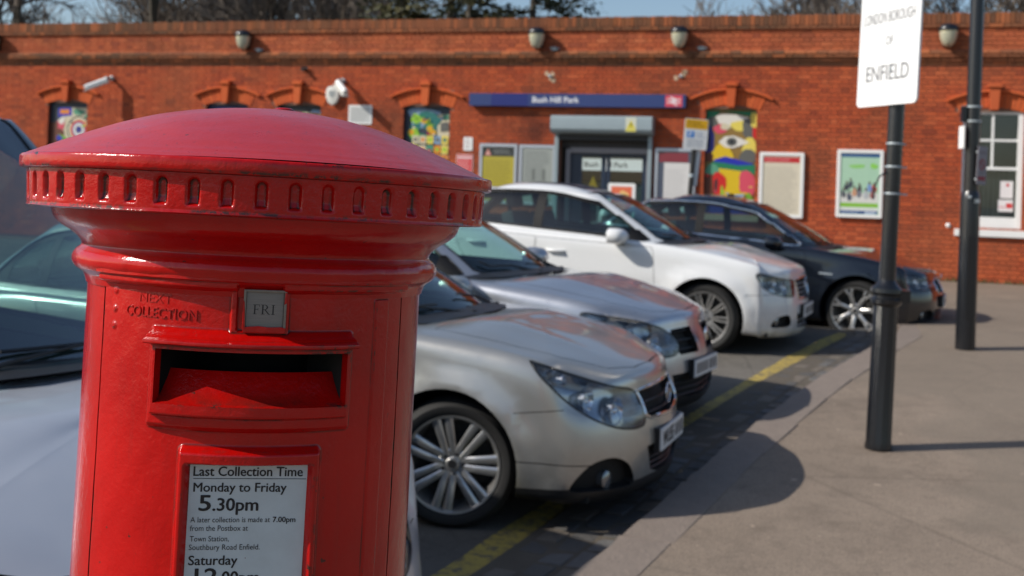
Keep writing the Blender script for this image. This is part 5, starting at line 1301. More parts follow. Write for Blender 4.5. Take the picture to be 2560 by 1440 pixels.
    for s in (1, -1):
        mb = MB(); n = 16; vs = []
        for i in range(9):
            t = i/8; xx = .075-.17*t; k = (sin(pi*min(1, .16+t*.84)))**.5 if t < .55 else 1; k = [.30, .62, .82, .93, .98, 1, 1, 1, .97][i]
            for j in range(n): a = 2*pi*j/n; vs.append((mx+xx, s*(my+.115+.125*k*abs(cos(a))**.75*(1 if cos(a) > 0 else -1)), mz+.075*k*abs(sin(a))**.75*(1 if sin(a) > 0 else -1)))
        mb.add(vs, [(i*n+j, i*n+(j+1) % n, (i+1)*n+(j+1) % n, (i+1)*n+j) for i in range(8) for j in range(n)]+[tuple(range(n))]); mr = mb.build('wing_mirror', paint, car, sm=70)
        mb = MB(); mb.add([(mx-.093, y_, z_) for y_, z_ in [(s*(my+.115+.115*cos(a)), mz+.066*sin(a)) for a in [2*pi*j/16 for j in range(16)]]], [tuple(range(16))]); mb.build('mirror_glass', M_CHROME, mr)
        mb = MB(); mb.tube([(mx-.02, s*(my-.06), mz-.075), (mx-.01, s*(my+.03), mz-.06), (mx, s*(my+.08), mz-.04)], .022, 8); mb.build('mirror_stalk', M_TRIM, mr, sm=60)
    def onscreen(y, up):   # point on the windscreen surface
        fs_ = [f for f in gb.faces if f[gl] in (6, 7)]; q = min(fs_, key=lambda f: (f.calc_center_median().y-y)**2+(f.calc_center_median().z-up)**2); return q.calc_center_median()+q.normal*.02
    zc_ = zh1
    for (y0, y1, z1) in p.get('wipers', ((-.12, -.50, zc_+.035), (.50, .06, zc_+.05))):
        a_ = Vector((float(np.interp(abs(y0), [y for x, y in bx[:4]], [x for x, y in bx[:4]]))+.035, y0, zc_-.01-.04*(abs(y0)/W)**2)); b_ = onscreen(y1, z1); a2 = onscreen((y0+y1)/2, (zc_+z1)/2)
        mb = MB(); mb.tube([a_, a2, b_], .010, 6, .006); mb.lathe([(.022, -.01), (.02, .02), (.001, .024)], 10, M=Matrix.Translation(a_)); q0 = onscreen(y1-(y1-y0)*.55, zc_+.03+(z1-zc_)*.2); q1 = onscreen(y1+(y1-y0)*.12, z1+.015); mb.tube([q0, b_, q1], .007, 5); mb.build('wiper', M_TRIM, car, sm=60)
    mb = MB(); bf = [q for q in bx if q[0] > xc-.45]; pts = bf+[(x, -y) for x, y in bf[::-1]]
    cow = []
    for x, y in bf[::-1]: cow.append((x+.05, y, 0))
    # scuttle panel strip in front of the screen
    vs = []; K = 0
    ln = [(x, y) for x, y in bf[::-1]]+[(x, -y) for x, y in bf[1:]]
    for x, y in ln: z_ = zh1+.012-.05*(abs(y)/W)**2+p.get('scz', 0); vs += [(x+.10, y, z_-.012), (x-.04, y, z_+.004)]
    mb.add(vs, [(2*k, 2*k+1, 2*k+3, 2*k+2) for k in range(len(ln)-1)]); mb.build('scuttle_panel', M_TRIM, car)
    for (hx_, hz_) in p.get('handles', []):
        for s in (-1, 1):
            mb = MB(); yb_ = W*1.0+.004; mb.tube([(hx_-.09, s*(yb_-.01), hz_+.004), (hx_-.07, s*(yb_+.025), hz_), (hx_+.06, s*(yb_+.025), hz_-.004), (hx_+.09, s*(yb_-.01), hz_-.004)], .014, 8); mb.build('door_handle', paint, car, sm=60)
    # plate
    if 'plate' in p:
        s, z_, x_ = p['plate'][:3]; s = s or None; mb = MB(); mb.box(x_, x_+.012, -.26, .26, z_-.056, z_+.056); pt = mb.build('number_plate', M_WHITE, car, bevel=.002)
        mb = MB()
        if s: put_text(mb, s, -.235, .02, z_-.036, 0, .078, .02, (.01, .01, .01))
        for k_ in range(4 if s else 0, 7): x9 = -.225+k_*.066+(.02 if k_ > 3 else 0); sheet(mb, rect(x9, x9+.040, z_-.034, z_+.034), -.0003*k_, (.05, .05, .055))
        mb.v = [(x_+.0135, a, c) for a, b, c in mb.v]; mb.build('plate_lettering', M_PRINT, pt)
        mb = MB(); mb.box(x_-.03, x_-.001, -.27, .27, z_-.062, z_+.062); mb.build('plate_holder', M_TRIM, pt)
    # badge
    if 'badge' in p:
        bx_, bz_, br_, st = p['badge']; Mb = Matrix.Translation((bx_, 0, bz_)) @ Matrix.Rotation(pi/2, 4, 'Z') @ Matrix.Rotation(pi/2, 4, 'X')
        mb = MB(); mb.tube([Mb @ Vector((br_*cos(a), br_*sin(a), 0)) for a in [2*pi*k/28 for k in range(28)]], br_*.09, 6, closed=True)
        if st == 'star':
            for k in range(3): a = pi/2+2*pi*k/3; mb.tube([Mb @ Vector((0, 0, 0)), Mb @ Vector((br_*cos(a), br_*sin(a), 0))], br_*.10, 5, .002)
        elif st == 'griffin':
            mb.add([Mb @ Vector((x, y, .002)) for x, y in ((-.6*br_, -.5*br_), (.1*br_, -.6*br_), (.5*br_, -.1*br_), (.35*br_, .6*br_), (-.05*br_, .3*br_), (-.5*br_, .65*br_))], [(0, 1, 2, 3, 4, 5)])
        else: mb.lathe([(br_, -.002), (br_*.9, .004), (.001, .006)], 20, M=Mb)
        mb.build('badge', M_CHROME, car, sm=60)
    # wheels
    st, rimr, wid, nsp, mr_ = p['wheel']
    ms = wheel_parts(st, p['R'], rimr, wid, nsp, mr_)
    for cx in (0, -WB):
        for s in (-1, 1):
            wh = link('wheel', None, car, (cx, s*(W-.045-wid/2+p.get('track', .02)), p['R']-.006), (0, (.3 if s > 0 else .1)+cx, (pi if s > 0 else 0)+(radians(p.get('steer', 0)) if cx == 0 else 0)))
            for nm, me in ms:
                o_ = link(nm, me, wh)
                if nm == 'wheel_nuts': o_['kind'] = 'stuff'
    bm.free(); gb.free(); return car
def greenhouse(xc, xtop, xrt, xr, W, zb, zr, yb=.86, yr=.62, tz=0., camber=.05, mid=None, rear_yb=.80):
    """control rows: base, lower, upper, roof edge, roof inner, spine.  zb: function x->belt height"""
    base = [(xc, 0), (xc-.05, .36), (xc-.16, .68), (xc-.36, yb-.01), (xc-.75, yb+.012), (xc-1.25, yb+.02), (xc-1.75, yb+.01), (xr+.55, yb-.02), (xr+.22, rear_yb-.04), (xr+.05, .40), (xr, 0)]
    Lr = xtop-xrt
    roof = [(xtop, 0), (xtop-.015, .26), (xtop-.05, .45), (xtop-.16, yr-.045), (xtop-.30*Lr, yr), (xtop-.50*Lr, yr+.012), (xtop-.68*Lr, yr+.005), (xrt+.14*Lr, yr-.03), (xrt+.08, yr-.10), (xrt+.01, .28), (xrt, 0)]
    rows = []
    def bz(x, y): return zb(x)
    rows.append([(x, y*W, bz(x, y)-.045) for x, y in base]); rows.append([(x, y*W, bz(x, y)+.0) for x, y in base])
    for f, out in ((.35, .030), (.72, .034), (.93, .012)):
        row = []
        for (a, b), (c, d) in zip(base, roof):
            x = a+(c-a)*f; y = (b+(d-b)*f+out*(b > .5)*1.0)*W; z0 = bz(a, b); zt = zr-.045; bulge = .045*sin(pi*f)*(1 if b < .5 else .5)
            row.append((x+ (bulge*.6 if a > xc-.4 else (-bulge*.6 if a < xr+.4 else 0)), y, z0+(zt-z0)*(f+.03*sin(pi*f))))
        rows.append(row)
    rows.append([(x, y*W, zr-.030-.02*(y > .4)+rz_(x, xtop, xrt)) for x, y in roof])
    FS = [-.22, -.225, -.215, -.16, 0, 0, 0, .10, .16, .195, .20]
    rows.append([(x+Lr*FS[i]*.35, y*W*.82, zr-.006+rz_(x, xtop, xrt)) for i, (x, y) in enumerate(roof)])
    rows.append([(x+Lr*FS[i]*.85, y*W*.4, zr+.008+rz_(x, xtop, xrt)*.6) for i, (x, y) in enumerate(roof)])
    rows.append([(x+Lr*FS[i], 0, zr+.012+rz_(x, xtop, xrt)*.6) for i, (x, y) in enumerate(roof)])
    return rows, [(x, y*W) for x, y in base]
def rz_(x, a, b): u = (x-b)/(a-b); return -.055*(2*u-1.1)**2 if u > .55 else -.105*(1.1-2*u)**2
def G_(Y): t_ = min(1, max(0, (Y-4.8)/7.0)); return .324*(.6*t_+.4*t_*t_*(3-2*t_))
def side_glass(xf, xb, xe, z0, z1, zr, hatch=False):
    """window opening polygon and three panes. xf front lower tip, xb B pillar, xe rear tip"""
    zb = lambda x: z0+(z1-z0)*(xf-x)/(xf-xe)
    dlo = [(xf, zb(xf)), ((xf+xb)/2, zb((xf+xb)/2)-.004), (xb, zb(xb)-.002), (xb-.5, zb(xb-.5)), (xe+.1, zb(xe)-.0), (xe, zb(xe)+.03), (xe+.22, zr-.16), (xe+.48, zr-.085), (xb-.25, zr-.055), (xb+.10, zr-.058), (xb+.36, zr-.095), (xf-.32, (zb(xf)+zr)/2+.035)]
    zt = lambda x: float(np.interp(x, [xe, xe+.22, xe+.48, xb-.25, xb+.10, xb+.36, xf-.32, xf], [zb(xe)+.03, zr-.16, zr-.085, zr-.055, zr-.058, zr-.095, (zb(xf)+zr)/2+.035, zb(xf)]))-.022
    def pane(a, b, n=7):
        lo = [(a+(b-a)*i/n, zb(a+(b-a)*i/n)+.016) for i in range(n+1)]; hi = [(x, max(zt(x), z+.004)) for x, z in lo]; return lo+hi[::-1]
    return dlo, [pane(xb+.045, xf-.20), pane(xe+.42, xb-.045), pane(xe+.12, xe+.37)]
def wind_(zb0, zr, yb, yt): return [(0, zb0), (yb*.6, zb0+.0), (yb*.93, zb0+.012), (yb, zb0+.04), (yb*.5+yt*.5+.012, (zb0+zr)/2), (yt, zr-.10), (yt*.93, zr-.066), (yt*.6, zr-.052), (0, zr-.048)]
def build_cars():
    silver = car_paint('champagne_silver_paint', (.49, .475, .435), .70, .33); silver2 = car_paint('blue_silver_paint', (.46, .475, .51), .72, .30); white = car_paint('white_car_paint', (.74, .74, .73), .0, .30, 1); navy = car_paint('black_blue_paint', (.005, .007, .012), .2, .2, 1., dust=.10); pale = car_paint('pale_silver_paint', (.55, .57, .61), .5, .42, .7)
    def door_(a, b, z0, zt): return [(a, z0), (a+.03, z0+.25), (a+.005, z0+.55), (a-.02, zt), (b, zt+.02), (b, z0)]
    def rdoor(a, b, z0, zt): return [(a, z0), (a, zt), (b-.10, zt+.02), (b-.02, z0+.50), (b+.12, z0+.28), (b+.30, z0+.12), (b+.34, z0)]
    # near silver hatchback
    W = 1.80; belt = [(-.4, .955), (-1.2, .965), (-2.2, .985), (-3.2, 1.01)]; zb = lambda x: float(np.interp(-x, [.4, 1.2, 2.2, 3.2], [.955, .965, .985, 1.01]))
    gh, base = greenhouse(-.20, -1.12, -2.75, -3.35, W/2, zb, 1.46); dlo, wins = side_glass(-.50, -1.68, -3.0, .985, 1.04, 1.44)
    p = dict(W=W, F=.93, WB=2.70, RO=.95, hood=(.745, .99), cowl=(-.20,), belt=belt, deck=(-3.35, (1.03, .98)), R=.322, arch=.372, flare=.026, base=base, gh=gh, dlo=dlo, windows=wins, wind=wind_(.965, 1.46, .64, .50), wx=-1.55, rear=[(0, 1.08), (.5, 1.08), (.55, 1.12), (.45, 1.34), (0, 1.36)], rx=-2.6, nose=.085, hexp=1.7, cexp=1.75, crown=.05,
             bonnet=[(.80, 0), (.78, .26), (.70, .47), (.50, .655), (.30, .70), (.05, .725), (-.16, .70), (-.15, .45), (-.09, 0)], doors=[door_(-.50, -1.64, .30, .93), rdoor(-1.65, -2.45, .30, .95)],
             gaps=[dict(poly=[(.345, .60), (.575, .625), (.575, .629), (.345, .604)]), dict(poly=[(.30, .375), (.70, .355), (.70, .360), (.30, .380)])],
             lamp=[(-.345, .515), (-.35, .60), (-.29, .68), (-.10, .725), (.10, .785), (.27, .84), (.295, .84), (.26, .775), (.15, .67), (.0, .575), (-.17, .52)], bowls=[(-.21, .60, .068), (-.02, .655, .055), (.14, .76, .026)], dark_lamp=False,
             xx=0, fog=[(-.26, .235), (-.16, .225), (.05, .228), (.13, .24), (.10, .30), (.02, .365), (-.10, .385), (-.20, .35), (-.25, .29)], foglamp=(-.09, .285),
             grilles=[[(-.36, .56), (-.39, .66), (-.34, .675), (0, .685), (.34, .675), (.39, .66), (.36, .56), (.30, .535), (0, .525), (-.30, .535)], [(-.30, .27), (-.36, .40), (.36, .40), (.30, .27), (.2, .245), (-.2, .245)]], chrome_grille=[.010, 0], bars=(3, 5), lip=.245, clear=.16,
             mirror=(-.72, .86, 1.02), handles=[(-1.50, .84), (-2.3, .86)], plate=('WU55', .415, .925), badge=(.905, .620, .052, 'griffin'), wheel=('double', .240, .215, 7, M_ALLOY), steer=14, ridge=.010, ridge_y=.40)
    make_car('silver_hatchback', 'champagne silver hatchback nearest the post box with swept back headlight', 'car', (.02, 6.62, -.065), -radians(20), p, silver)
    # second silver car
    p2 = dict(p); gh, base = greenhouse(-.26, -1.15, -2.75, -3.35, W/2, zb, 1.46); dlo, wins = side_glass(-.55, -1.68, -3.0, .985, 1.04, 1.44)
    p2.update(base=base, gh=gh, dlo=dlo, windows=wins, cowl=(-.26,), F=.96, hood=(.755, .995), wheel=('single', .225, .205, 7, M_ALLOYD), dark_lamp=False, lamp=[(-.33, .53), (-.36, .60), (-.25, .685), (-.06, .745), (.20, .785), (.32, .80), (.32, .76), (.18, .65), (.02, .565), (-.15, .525)], bowls=[(-.18, .60, .065), (.02, .65, .06), (.15, .72, .035)],
              grilles=[[(-.44, .59), (-.40, .685), (-.12, .69), (-.09, .52), (-.36, .52)], [(.44, .59), (.40, .685), (.12, .69), (.09, .52), (.36, .52)], [(-.42, .25), (-.48, .40), (.48, .40), (.42, .25), (.2, .225), (-.2, .225)]], chrome_grille=[.0, 0, 0], bars=(3, 3, 4), plate=('', .42, .965), badge=(.965, .635, .045, 'ring'), ridge=.012, ridge_y=.45, fog=[(.02, .26), (.12, .255), (.14, .33), (.06, .36), (.0, .33)], foglamp=(.07, .30), mirror=(-.75, .87, 1.03), gaps=[], bonnet=[(.82, 0), (.80, .26), (.72, .47), (.52, .645), (.25, .705), (-.0, .725), (-.22, .70), (-.20, .45), (-.15, 0)])
    make_car('silver_saloon', 'blue toned silver car between the champagne hatchback and the white saloon', 'car', (.49, 8.50, G_(7.8)-.10), -radians(25.5), p2, silver2)
    # white saloon
    W = 1.77; belt = [(-.44, .945), (-1.2, .97), (-2.2, 1.0), (-3.2, 1.02)]; zb = lambda x: float(np.interp(-x, [.44, 1.2, 2.2, 3.2], [.945, .97, 1.0, 1.02]))
    gh, base = greenhouse(-.30, -1.18, -2.55, -3.12, W/2, zb, 1.445, yr=.64); dlo, wins = side_glass(-.58, -1.70, -2.98, .975, 1.065, 1.425)
    p3 = dict(W=W, F=.80, WB=2.76, RO=1.0, hood=(.765, .975), cowl=(-.30,), belt=belt, deck=(-3.12, (1.03, .98)), R=.318, arch=.362, flare=.028, base=base, gh=gh, dlo=dlo, windows=wins, wind=wind_(.955, 1.445, .62, .49), wx=-1.6, rear=[(0, 1.06), (.5, 1.06), (.56, 1.10), (.45, 1.33), (0, 1.36)], rx=-2.5, nose=.06, hexp=1.6, cexp=1.6, crown=.045,
              bonnet=[(.70, 0), (.69, .26), (.60, .50), (.42, .665), (.2, .705), (-.0, .725), (-.26, .70), (-.25, .45), (-.19, 0)], doors=[door_(-.50, -1.66, .30, .92), rdoor(-1.67, -2.45, .30, .945)], gaps=[dict(poly=[(.36, .55), (.60, .56), (.60, .564), (.36, .554)])],
              lamp=[(-.21, .545), (-.24, .60), (-.235, .68), (-.05, .70), (.16, .74), (.27, .745), (.24, .67), (.10, .585), (-.06, .548)], bowls=[(-.13, .62, .055), (.03, .65, .05)], fog=[(-.17, .28), (.02, .262), (.08, .275), (.06, .32), (-.02, .365), (-.14, .37)], foglamp=(-.02, .315),
              grilles=[[(-.30, .52), (-.345, .69), (0, .71), (.345, .69), (.30, .52), (0, .50)], [(-.30, .25), (-.36, .38), (.36, .38), (.30, .25), (0, .24)]], chrome_grille=[.012, 0], bars=(5, 3), barmat=M_STEEL, lip=.17, clear=.17, mirror=(-.80, .855, 1.0), handles=[(-1.45, .82), (-2.28, .85)], plate=('', .40, .80), badge=(.765, .625, .060, 'star'), wheel=('multi', .236, .215, 10, M_ALLOY), steer=-4, pitch=1.5, seat=1.35, sunroof=[(-1.36, -.40), (-1.36, .40), (-1.95, .42), (-1.95, -.42)], ridge=.012, ridge_y=.36, crease=.66)
    make_car('white_saloon', 'white saloon car with ten twin spoke alloy wheels between silver and black cars', 'car', (2.09, 11.50, .185), -radians(22), p3, white)
    # dark blue black saloon
    W = 1.85; belt = [(-.48, .95), (-1.2, .975), (-2.2, 1.01), (-3.4, 1.03)]; zb = lambda x: float(np.interp(-x, [.48, 1.2, 2.2, 3.4], [.95, .975, 1.01, 1.03]))
    gh, base = greenhouse(-.34, -1.22, -2.40, -3.20, W/2, zb, 1.468, yr=.64); dlo, wins = side_glass(-.62, -1.76, -3.0, .985, 1.075, 1.44)
    p4 = dict(p3); p4.update(W=W, F=.84, WB=2.89, RO=1.1, hood=(.74, .97), cowl=(-.34,), belt=belt, deck=(-3.35, (1.04, 1.0)), R=.330, arch=.378, flare=.020, base=base, gh=gh, dlo=dlo, windows=wins, wind=wind_(.96, 1.468, .65, .50), sunroof=[(-9, -.01), (-9, .01), (-9.1, 0)], rx=-2.6, nose=.09, bonnet=[(.72, 0), (.70, .28), (.60, .52), (.42, .68), (.2, .72), (-.0, .74), (-.30, .72), (-.29, .45), (-.23, 0)], doors=[door_(-.55, -1.72, .30, .93), rdoor(-1.73, -2.6, .30, .955)],
              lamp=[(-.26, .58), (-.27, .66), (-.05, .69), (.16, .735), (.28, .75), (.22, .66), (.05, .59)], bowls=[(-.13, .635, .05), (.03, .66, .048)], grilles=[[(-.30, .56), (-.30, .66), (-.22, .69), (-.03, .69), (-.02, .56), (-.06, .53), (-.26, .53)], [(.30, .56), (.30, .66), (.22, .69), (.03, .69), (.02, .56), (.06, .53), (.26, .53)], [(-.42, .25), (-.46, .38), (.46, .38), (.42, .25)]], chrome_grille=[.010, .010, 0], bars=(3, 3, 3), barmat=M_TRIM, dlo_mat=M_CHROME, dlo_r=.013, plate=('', .45, .845), badge=(.80, .70, .038, 'ring'), wheel=('single', .250, .235, 7, M_ALLOY), mirror=(-.86, .89, 1.0), handles=[(-1.5, .85), (-2.4, .88)], pitch=1.2, steer=-6, gaps=[dict(poly=[(.38, .55), (.62, .56), (.62, .564), (.38, .554)])])
    c = make_car('dark_saloon', 'dark blue black saloon with chrome window line, last car before the pavement', 'car', (4.02, 13.36, .105), -radians(22), p4, navy)
    mb = MB(); mb.tube([(-.40, -.935, .70), (-.26, -.930, .695)], .012, 6); mb.build('side_repeater', M_STEEL, c)
    # pale people carrier on the left
    W = 1.92; belt = [(-.42, 1.06), (-1.2, 1.07), (-2.2, 1.08), (-3.6, 1.10)]; zb = lambda x: float(np.interp(-x, [.42, 1.2, 2.2, 3.6], [1.06, 1.07, 1.08, 1.10]))
    gh, base = greenhouse(-.42, -1.40, -3.3, -3.6, W/2, zb, 2.02, yr=.70); dlo, wins = side_glass(-.75, -2.25, -3.45, 1.09, 1.12, 1.99)
    p5 = dict(p); p5.update(wsmat=glass_mat('blue_tinted_windscreen', (.56, .80, .80), 1.6, base=.20), roofmat=mat('dark_blue_roof', (.012, .014, .02), .25, coat=.6), W=W, F=.86, WB=2.80, RO=.9, hood=(.76, 1.085), cowl=(-.42,), belt=belt, deck=(-3.6, (1.1, 1.08)), base=base, gh=gh, dlo=dlo, windows=wins, wind=wind_(1.07, 2.02, .70, .58), wx=-1.75, rear=[(0, 1.2), (.6, 1.2), (.5, 1.7), (0, 1.7)], rx=-3.2, mirror=(-.9, .90, 1.15), plate=('', .46, .86), badge=(.80, .76, .04, 'ring'), ridge=.0, ridge_y=.55, seat=1.45,
              bonnet=[(.75, 0), (.73, .30), (.63, .58), (.48, .76), (.25, .85), (-.1, .87), (-.39, .84), (-.37, .45), (-.32, 0)], wipers=((-.25, .30, 1.13), (.30, .60, 1.16)), dark_lamp=False, grilles=[[(-.36, .60), (-.36, .70), (.36, .70), (.36, .60)], [(-.30, .27), (-.36, .40), (.36, .40), (.30, .27)]], fog=[(.02, .26), (.12, .255), (.14, .33), (.06, .36), (.0, .33)], foglamp=(.07, .30), lamp=[(-.20, .55), (-.22, .62), (-.1, .69), (.0, .71), (.16, .74), (.19, .70), (.12, .66), (-.05, .59)], doors=[door_(-.50, -1.75, .30, 1.03), rdoor(-1.76, -2.55, .30, 1.04)])
    make_car('people_carrier', 'pale silver people carrier half hidden behind the left of the post box', 'car', (-1.21, 3.50, -.10), -radians(35), p5, pale)
build_cars()

# ------------------------------------------------------------------ pillar box
def sstep(a, b, x): t = np.clip((x-a)/(b-a), 0, 1); return t*t*(3-2*t)
def boxsdf(u, v, u0, u1, v0, v1, r=0.):
    cx, cy = (u0+u1)/2, (v0+v1)/2; qx = np.abs(u-cx)-(u1-u0)/2+r; qy = np.abs(v-cy)-(v1-v0)/2+r
    return np.hypot(np.maximum(qx, 0), np.maximum(qy, 0))+np.minimum(np.maximum(qx, qy), 0)-r
def grid_mesh(name, P, mats, parent, keep=None, closed=False):
    """P: (nz, nt, 3) array"""
    nz, ntt = P.shape[:2]; idx = np.arange(nz*ntt).reshape(nz, ntt)
    j2 = np.roll(idx, -1, 1) if closed else idx[:, 1:]
    a = idx[:-1, :] if closed else idx[:-1, :-1]; b = j2[:-1]; c = j2[1:]; d = idx[1:, :] if closed else idx[1:, :-1]
    Q = np.stack([a, b, c, d], -1)
    if keep is not None: Q = Q[keep]
    Q = Q.reshape(-1, 4)
    me = bpy.data.meshes.new(name); me.from_pydata(P.reshape(-1, 3).tolist(), [], Q.tolist()); me.materials.append(mats)
    bm = bmesh.new(); bm.from_mesh(me); bmesh.ops.delete(bm, geom=[v for v in bm.verts if not v.link_faces], context='VERTS'); bm.to_mesh(me); bm.free()
    me.update(); smooth(me, 55); return link(name, me, parent)
PB_R = .2050
def pillar_box():
    pos = Vector((-.333, 1.485, 0)); face = atan2(pos.x, -pos.y)   # unused sign helper
    to_cam = Vector((-pos.x, -pos.y)).normalized(); rz = atan2(to_cam.x, -to_cam.y)-radians(1.2)
    Z0 = 1.58                                                      # height of the band bottom
    t = empty('pillar_box', 'red pillar box with domed cap standing on the pavement in front', 'post box', (pos.x-.0, pos.y, 0), (0, 0, rz))
    lean = Matrix.Rotation(radians(1.13), 4, 'Y') @ Matrix.Rotation(radians(-1.5), 4, 'X')
    t.matrix_world = Matrix.Translation(pos+Vector((-.0155, -.020, 0))) @ lean @ Matrix.Rotation(rz, 4, 'Z') @ Matrix.Translation((0, 0, -.02*Z0)) @ Matrix.Diagonal((1, 1, 1.02, 1))
    def cyl(th, r, z): return np.stack([r*np.sin(th), -r*np.cos(th), z+Z0+th*0], -1)
    # cap dome
    prof = [(.0, .1275), (.02, .1272), (.06, .1250), (.10, .1195), (.14, .111), (.18, .0985), (.215, .085), (.245, .0725), (.268, .0625), (.280, .0573), (.2865, .0545)]
    pr = np.array(prof); q = np.linspace(0, 1, 60); ks = np.linspace(0, 1, len(prof))
    rr_ = np.interp(q, ks, pr[:, 0]); zz = np.interp(q, ks, pr[:, 1])
    n = 176*3; th = np.linspace(-pi, pi, n, endpoint=False)
    R, T = np.meshgrid(rr_, th, indexing='ij'); Zz = np.repeat(zz[:, None], n, 1)
    # smooth the sampled dome
    for _ in range(3): Zz[1:-1] = (Zz[:-2]+2*Zz[1:-1]+Zz[2:])/4
    wob = .0012*np.sin(3*T+1)*(R/.28)
    grid_mesh('cap_dome', cyl(T, np.maximum(R, 1e-4), Zz+wob)[::-1], M_CAP, t, closed=True)
    mb = MB(); mb.lathe([(.0, .131), (.010, .1305), (.014, .128), (.015, .125), (.001, .124)], 16, M=Matrix.Translation((.02, -.0, Z0+.001))); mb.build('cap_knob', M_RED, t, sm=60)
    # cap rim lip + band with arched niches
    N = 50; M = 24*N; th = np.linspace(-pi, pi, M, endpoint=False)
    lip = [(.2865, .0545), (.2885, .0540), (.2898, .0522), (.2901, .050), (.2900, .045), (.2898, .0415), (.2890, .0390), (.2860, .0380), (.2800, .0378)]
    z_b = np.linspace(.0375, -.001, 34)
    prof2 = lip+[(.2815, z) for z in z_b]+[(.2805, -.0035), (.278, -.0050), (.27, -.0052), (.255, -.0050)]
    pa = np.array(prof2); R = np.repeat(pa[:, :1], M, 1); Z = np.repeat(pa[:, 1:], M, 1); T = np.repeat(th[None], len(pa), 0)
    per = 2*pi/N; u = ((T+per/2) % per-per/2)*.2815; v = Z
    # arch shape: rectangle below, semicircle above
    cz = .0265; hw = .0066
    dr = boxsdf(u, v, -hw, hw, .0045, cz, .002); dc = np.hypot(u, v-cz)-hw; sd = np.minimum(dr, dc)
    dep = .0066*(1-sstep(-.0028, .0014, sd)); dep = dep*(1-.45*sstep(.014, .004, v))
    inb = (v < .0378) & (v > -.002)
    rng = np.sin(T*17+3)*.0003+np.sin(T*41+v*30)*.0002
    R = R-np.where(inb, dep, 0)+rng
    taper = np.where(inb, (.0378-v)*.05, 0); R = R-taper
    grid_mesh('cap_band', cyl(T, R, Z)[::-1], M_RED, t, closed=True)
    # neck
    prof = [(.258, -.0048), (.2525, -.0052), (.2515, -.009), (.2500, -.0145), (.2455, -.0205), (.2375, -.0265), (.2285, -.0315), (.2215, -.037), (.2165, -.0425), (.2145, -.0470), (.2165, -.0500), (.2215, -.0535), (.2245, -.0585), (.2255, -.0635), (.2245, -.0690), (.2205, -.0745), (.2140, -.0785), (.2105, -.0815), (.2085, -.086), (.2068, -.092)]
    pa = np.array(prof); q = np.linspace(0, 1, 90); ks = np.linspace(0, 1, len(pa)); rr_ = np.interp(q, ks, pa[:, 0]); zz = np.interp(q, ks, pa[:, 1])
    for _ in range(3): rr_[1:-1] = (rr_[:-2]+2*rr_[1:-1]+rr_[2:])/4
    n = 360; th = np.linspace(-pi, pi, n, endpoint=False); R, T = np.meshgrid(rr_, th, indexing='ij'); Z = np.repeat(zz[:, None], n, 1)
    R = R+.0004*np.sin(13*T+Z*40)+.0002*np.sin(29*T-Z*60)
    grid_mesh('neck_moulding', cyl(T, R, Z)[::-1], M_RED, t, closed=True)
    # drum behind the door
    D = pi/180; thb = np.concatenate([np.linspace(55.9, 304.1, 150)])*D; zz = np.array([-.086, -.088, -.3, -.6, -.9, -1.2, -1.40]); R, T = np.meshgrid(zz*0+PB_R, thb, indexing='ij'); Z = np.repeat(zz[:, None], len(thb), 1)
    R = R+np.where((T < 60*D), .0, 0)
    grid_mesh('body', cyl(T, R, Z)[::-1], M_RED, t)
    # door and aperture plate: one height field on the cylinder
    deg = np.unique(np.round(np.concatenate([np.linspace(-56, 56, 330), [-27.6, 27.6, -27.2, 27.2, -55.3, 55.3]]), 4)); z1 = np.unique(np.round(np.concatenate([np.linspace(-.070, -.42, 320), [-.1500, -.2080]]), 5))[::-1]; z1 = np.concatenate([z1, np.linspace(-.43, -1.40, 30)])
    TH, Z = np.meshgrid(deg*D, z1); S = TH*PB_R; R = np.full_like(Z, PB_R+.0015)
    a = lambda d: d*D*PB_R
    wob = .00025*np.sin(S*23+Z*13)+.0001*np.sin(S*140-Z*90+1)
    def plate(sd, h, e=.004): return h*(1-sstep(-e, e*.35, sd))
    # top moulding lip
    R = np.maximum(R, PB_R+.0015+plate(boxsdf(S, Z, a(-55), a(55), -.0865, -.062, .002), .0125, .005))
    R = np.maximum(R, PB_R+.0015+plate(boxsdf(S, Z, a(-55), a(55), -.0775, -.060, .002), .016, .003))
    # right hand stepped edge
    R = R-.0035*sstep(a(34.6), a(36), S)*(Z < -.094)+.006*sstep(a(40), a(41.4), S)*(Z < -.094)-.0055*sstep(a(47), a(48.2), S)*(Z < -.094)
    # day tablet surround
    Tc = a(1.4)
    R = np.maximum(R, PB_R+plate(boxsdf(S, Z, Tc-.0325, Tc+.0325, -.1320, -.080, .003), .0055, .003))
    R = R-plate(boxsdf(S, Z, Tc-.0245, Tc+.0245, -.1285, -.078, .002), .0085, .0025)
    # aperture surround: outer pad, inner frame, hood
    R = np.maximum(R, PB_R+plate(boxsdf(S, Z, a(-32.2), a(31.9), -.2365, -.129, .003), .0095, .006)+.0015)
    R = np.maximum(R, PB_R+plate(boxsdf(S, Z, a(-29.9), a(29.7), -.2235, -.137, .003), .0185, .005)+.0015)
    R = np.maximum(R, PB_R+plate(boxsdf(S, Z, a(-31.6), a(31.3), -.1478, -.1365, .002), .0265, .004)+.0015)
    R = np.maximum(R, PB_R+.0015+.018*sstep(-.128, -.1385, Z)*(boxsdf(S, Z, a(-31.4), a(31.1), -.145, -.127) < 0))
    # notice frame
    R = np.maximum(R, PB_R+.0015+plate(boxsdf(S, Z, a(-20.8), a(22.6), -.60, -.254, .006), .0125, .007))
    flat = (PB_R-.0090)/np.maximum(np.cos(TH-.9*D), .3)
    ins = 1-sstep(-.003, .0015, boxsdf(S, Z, a(-17.6), a(19.4), -.58, -.2715, .003)); R = R*(1-ins)+np.minimum(R, flat)*ins
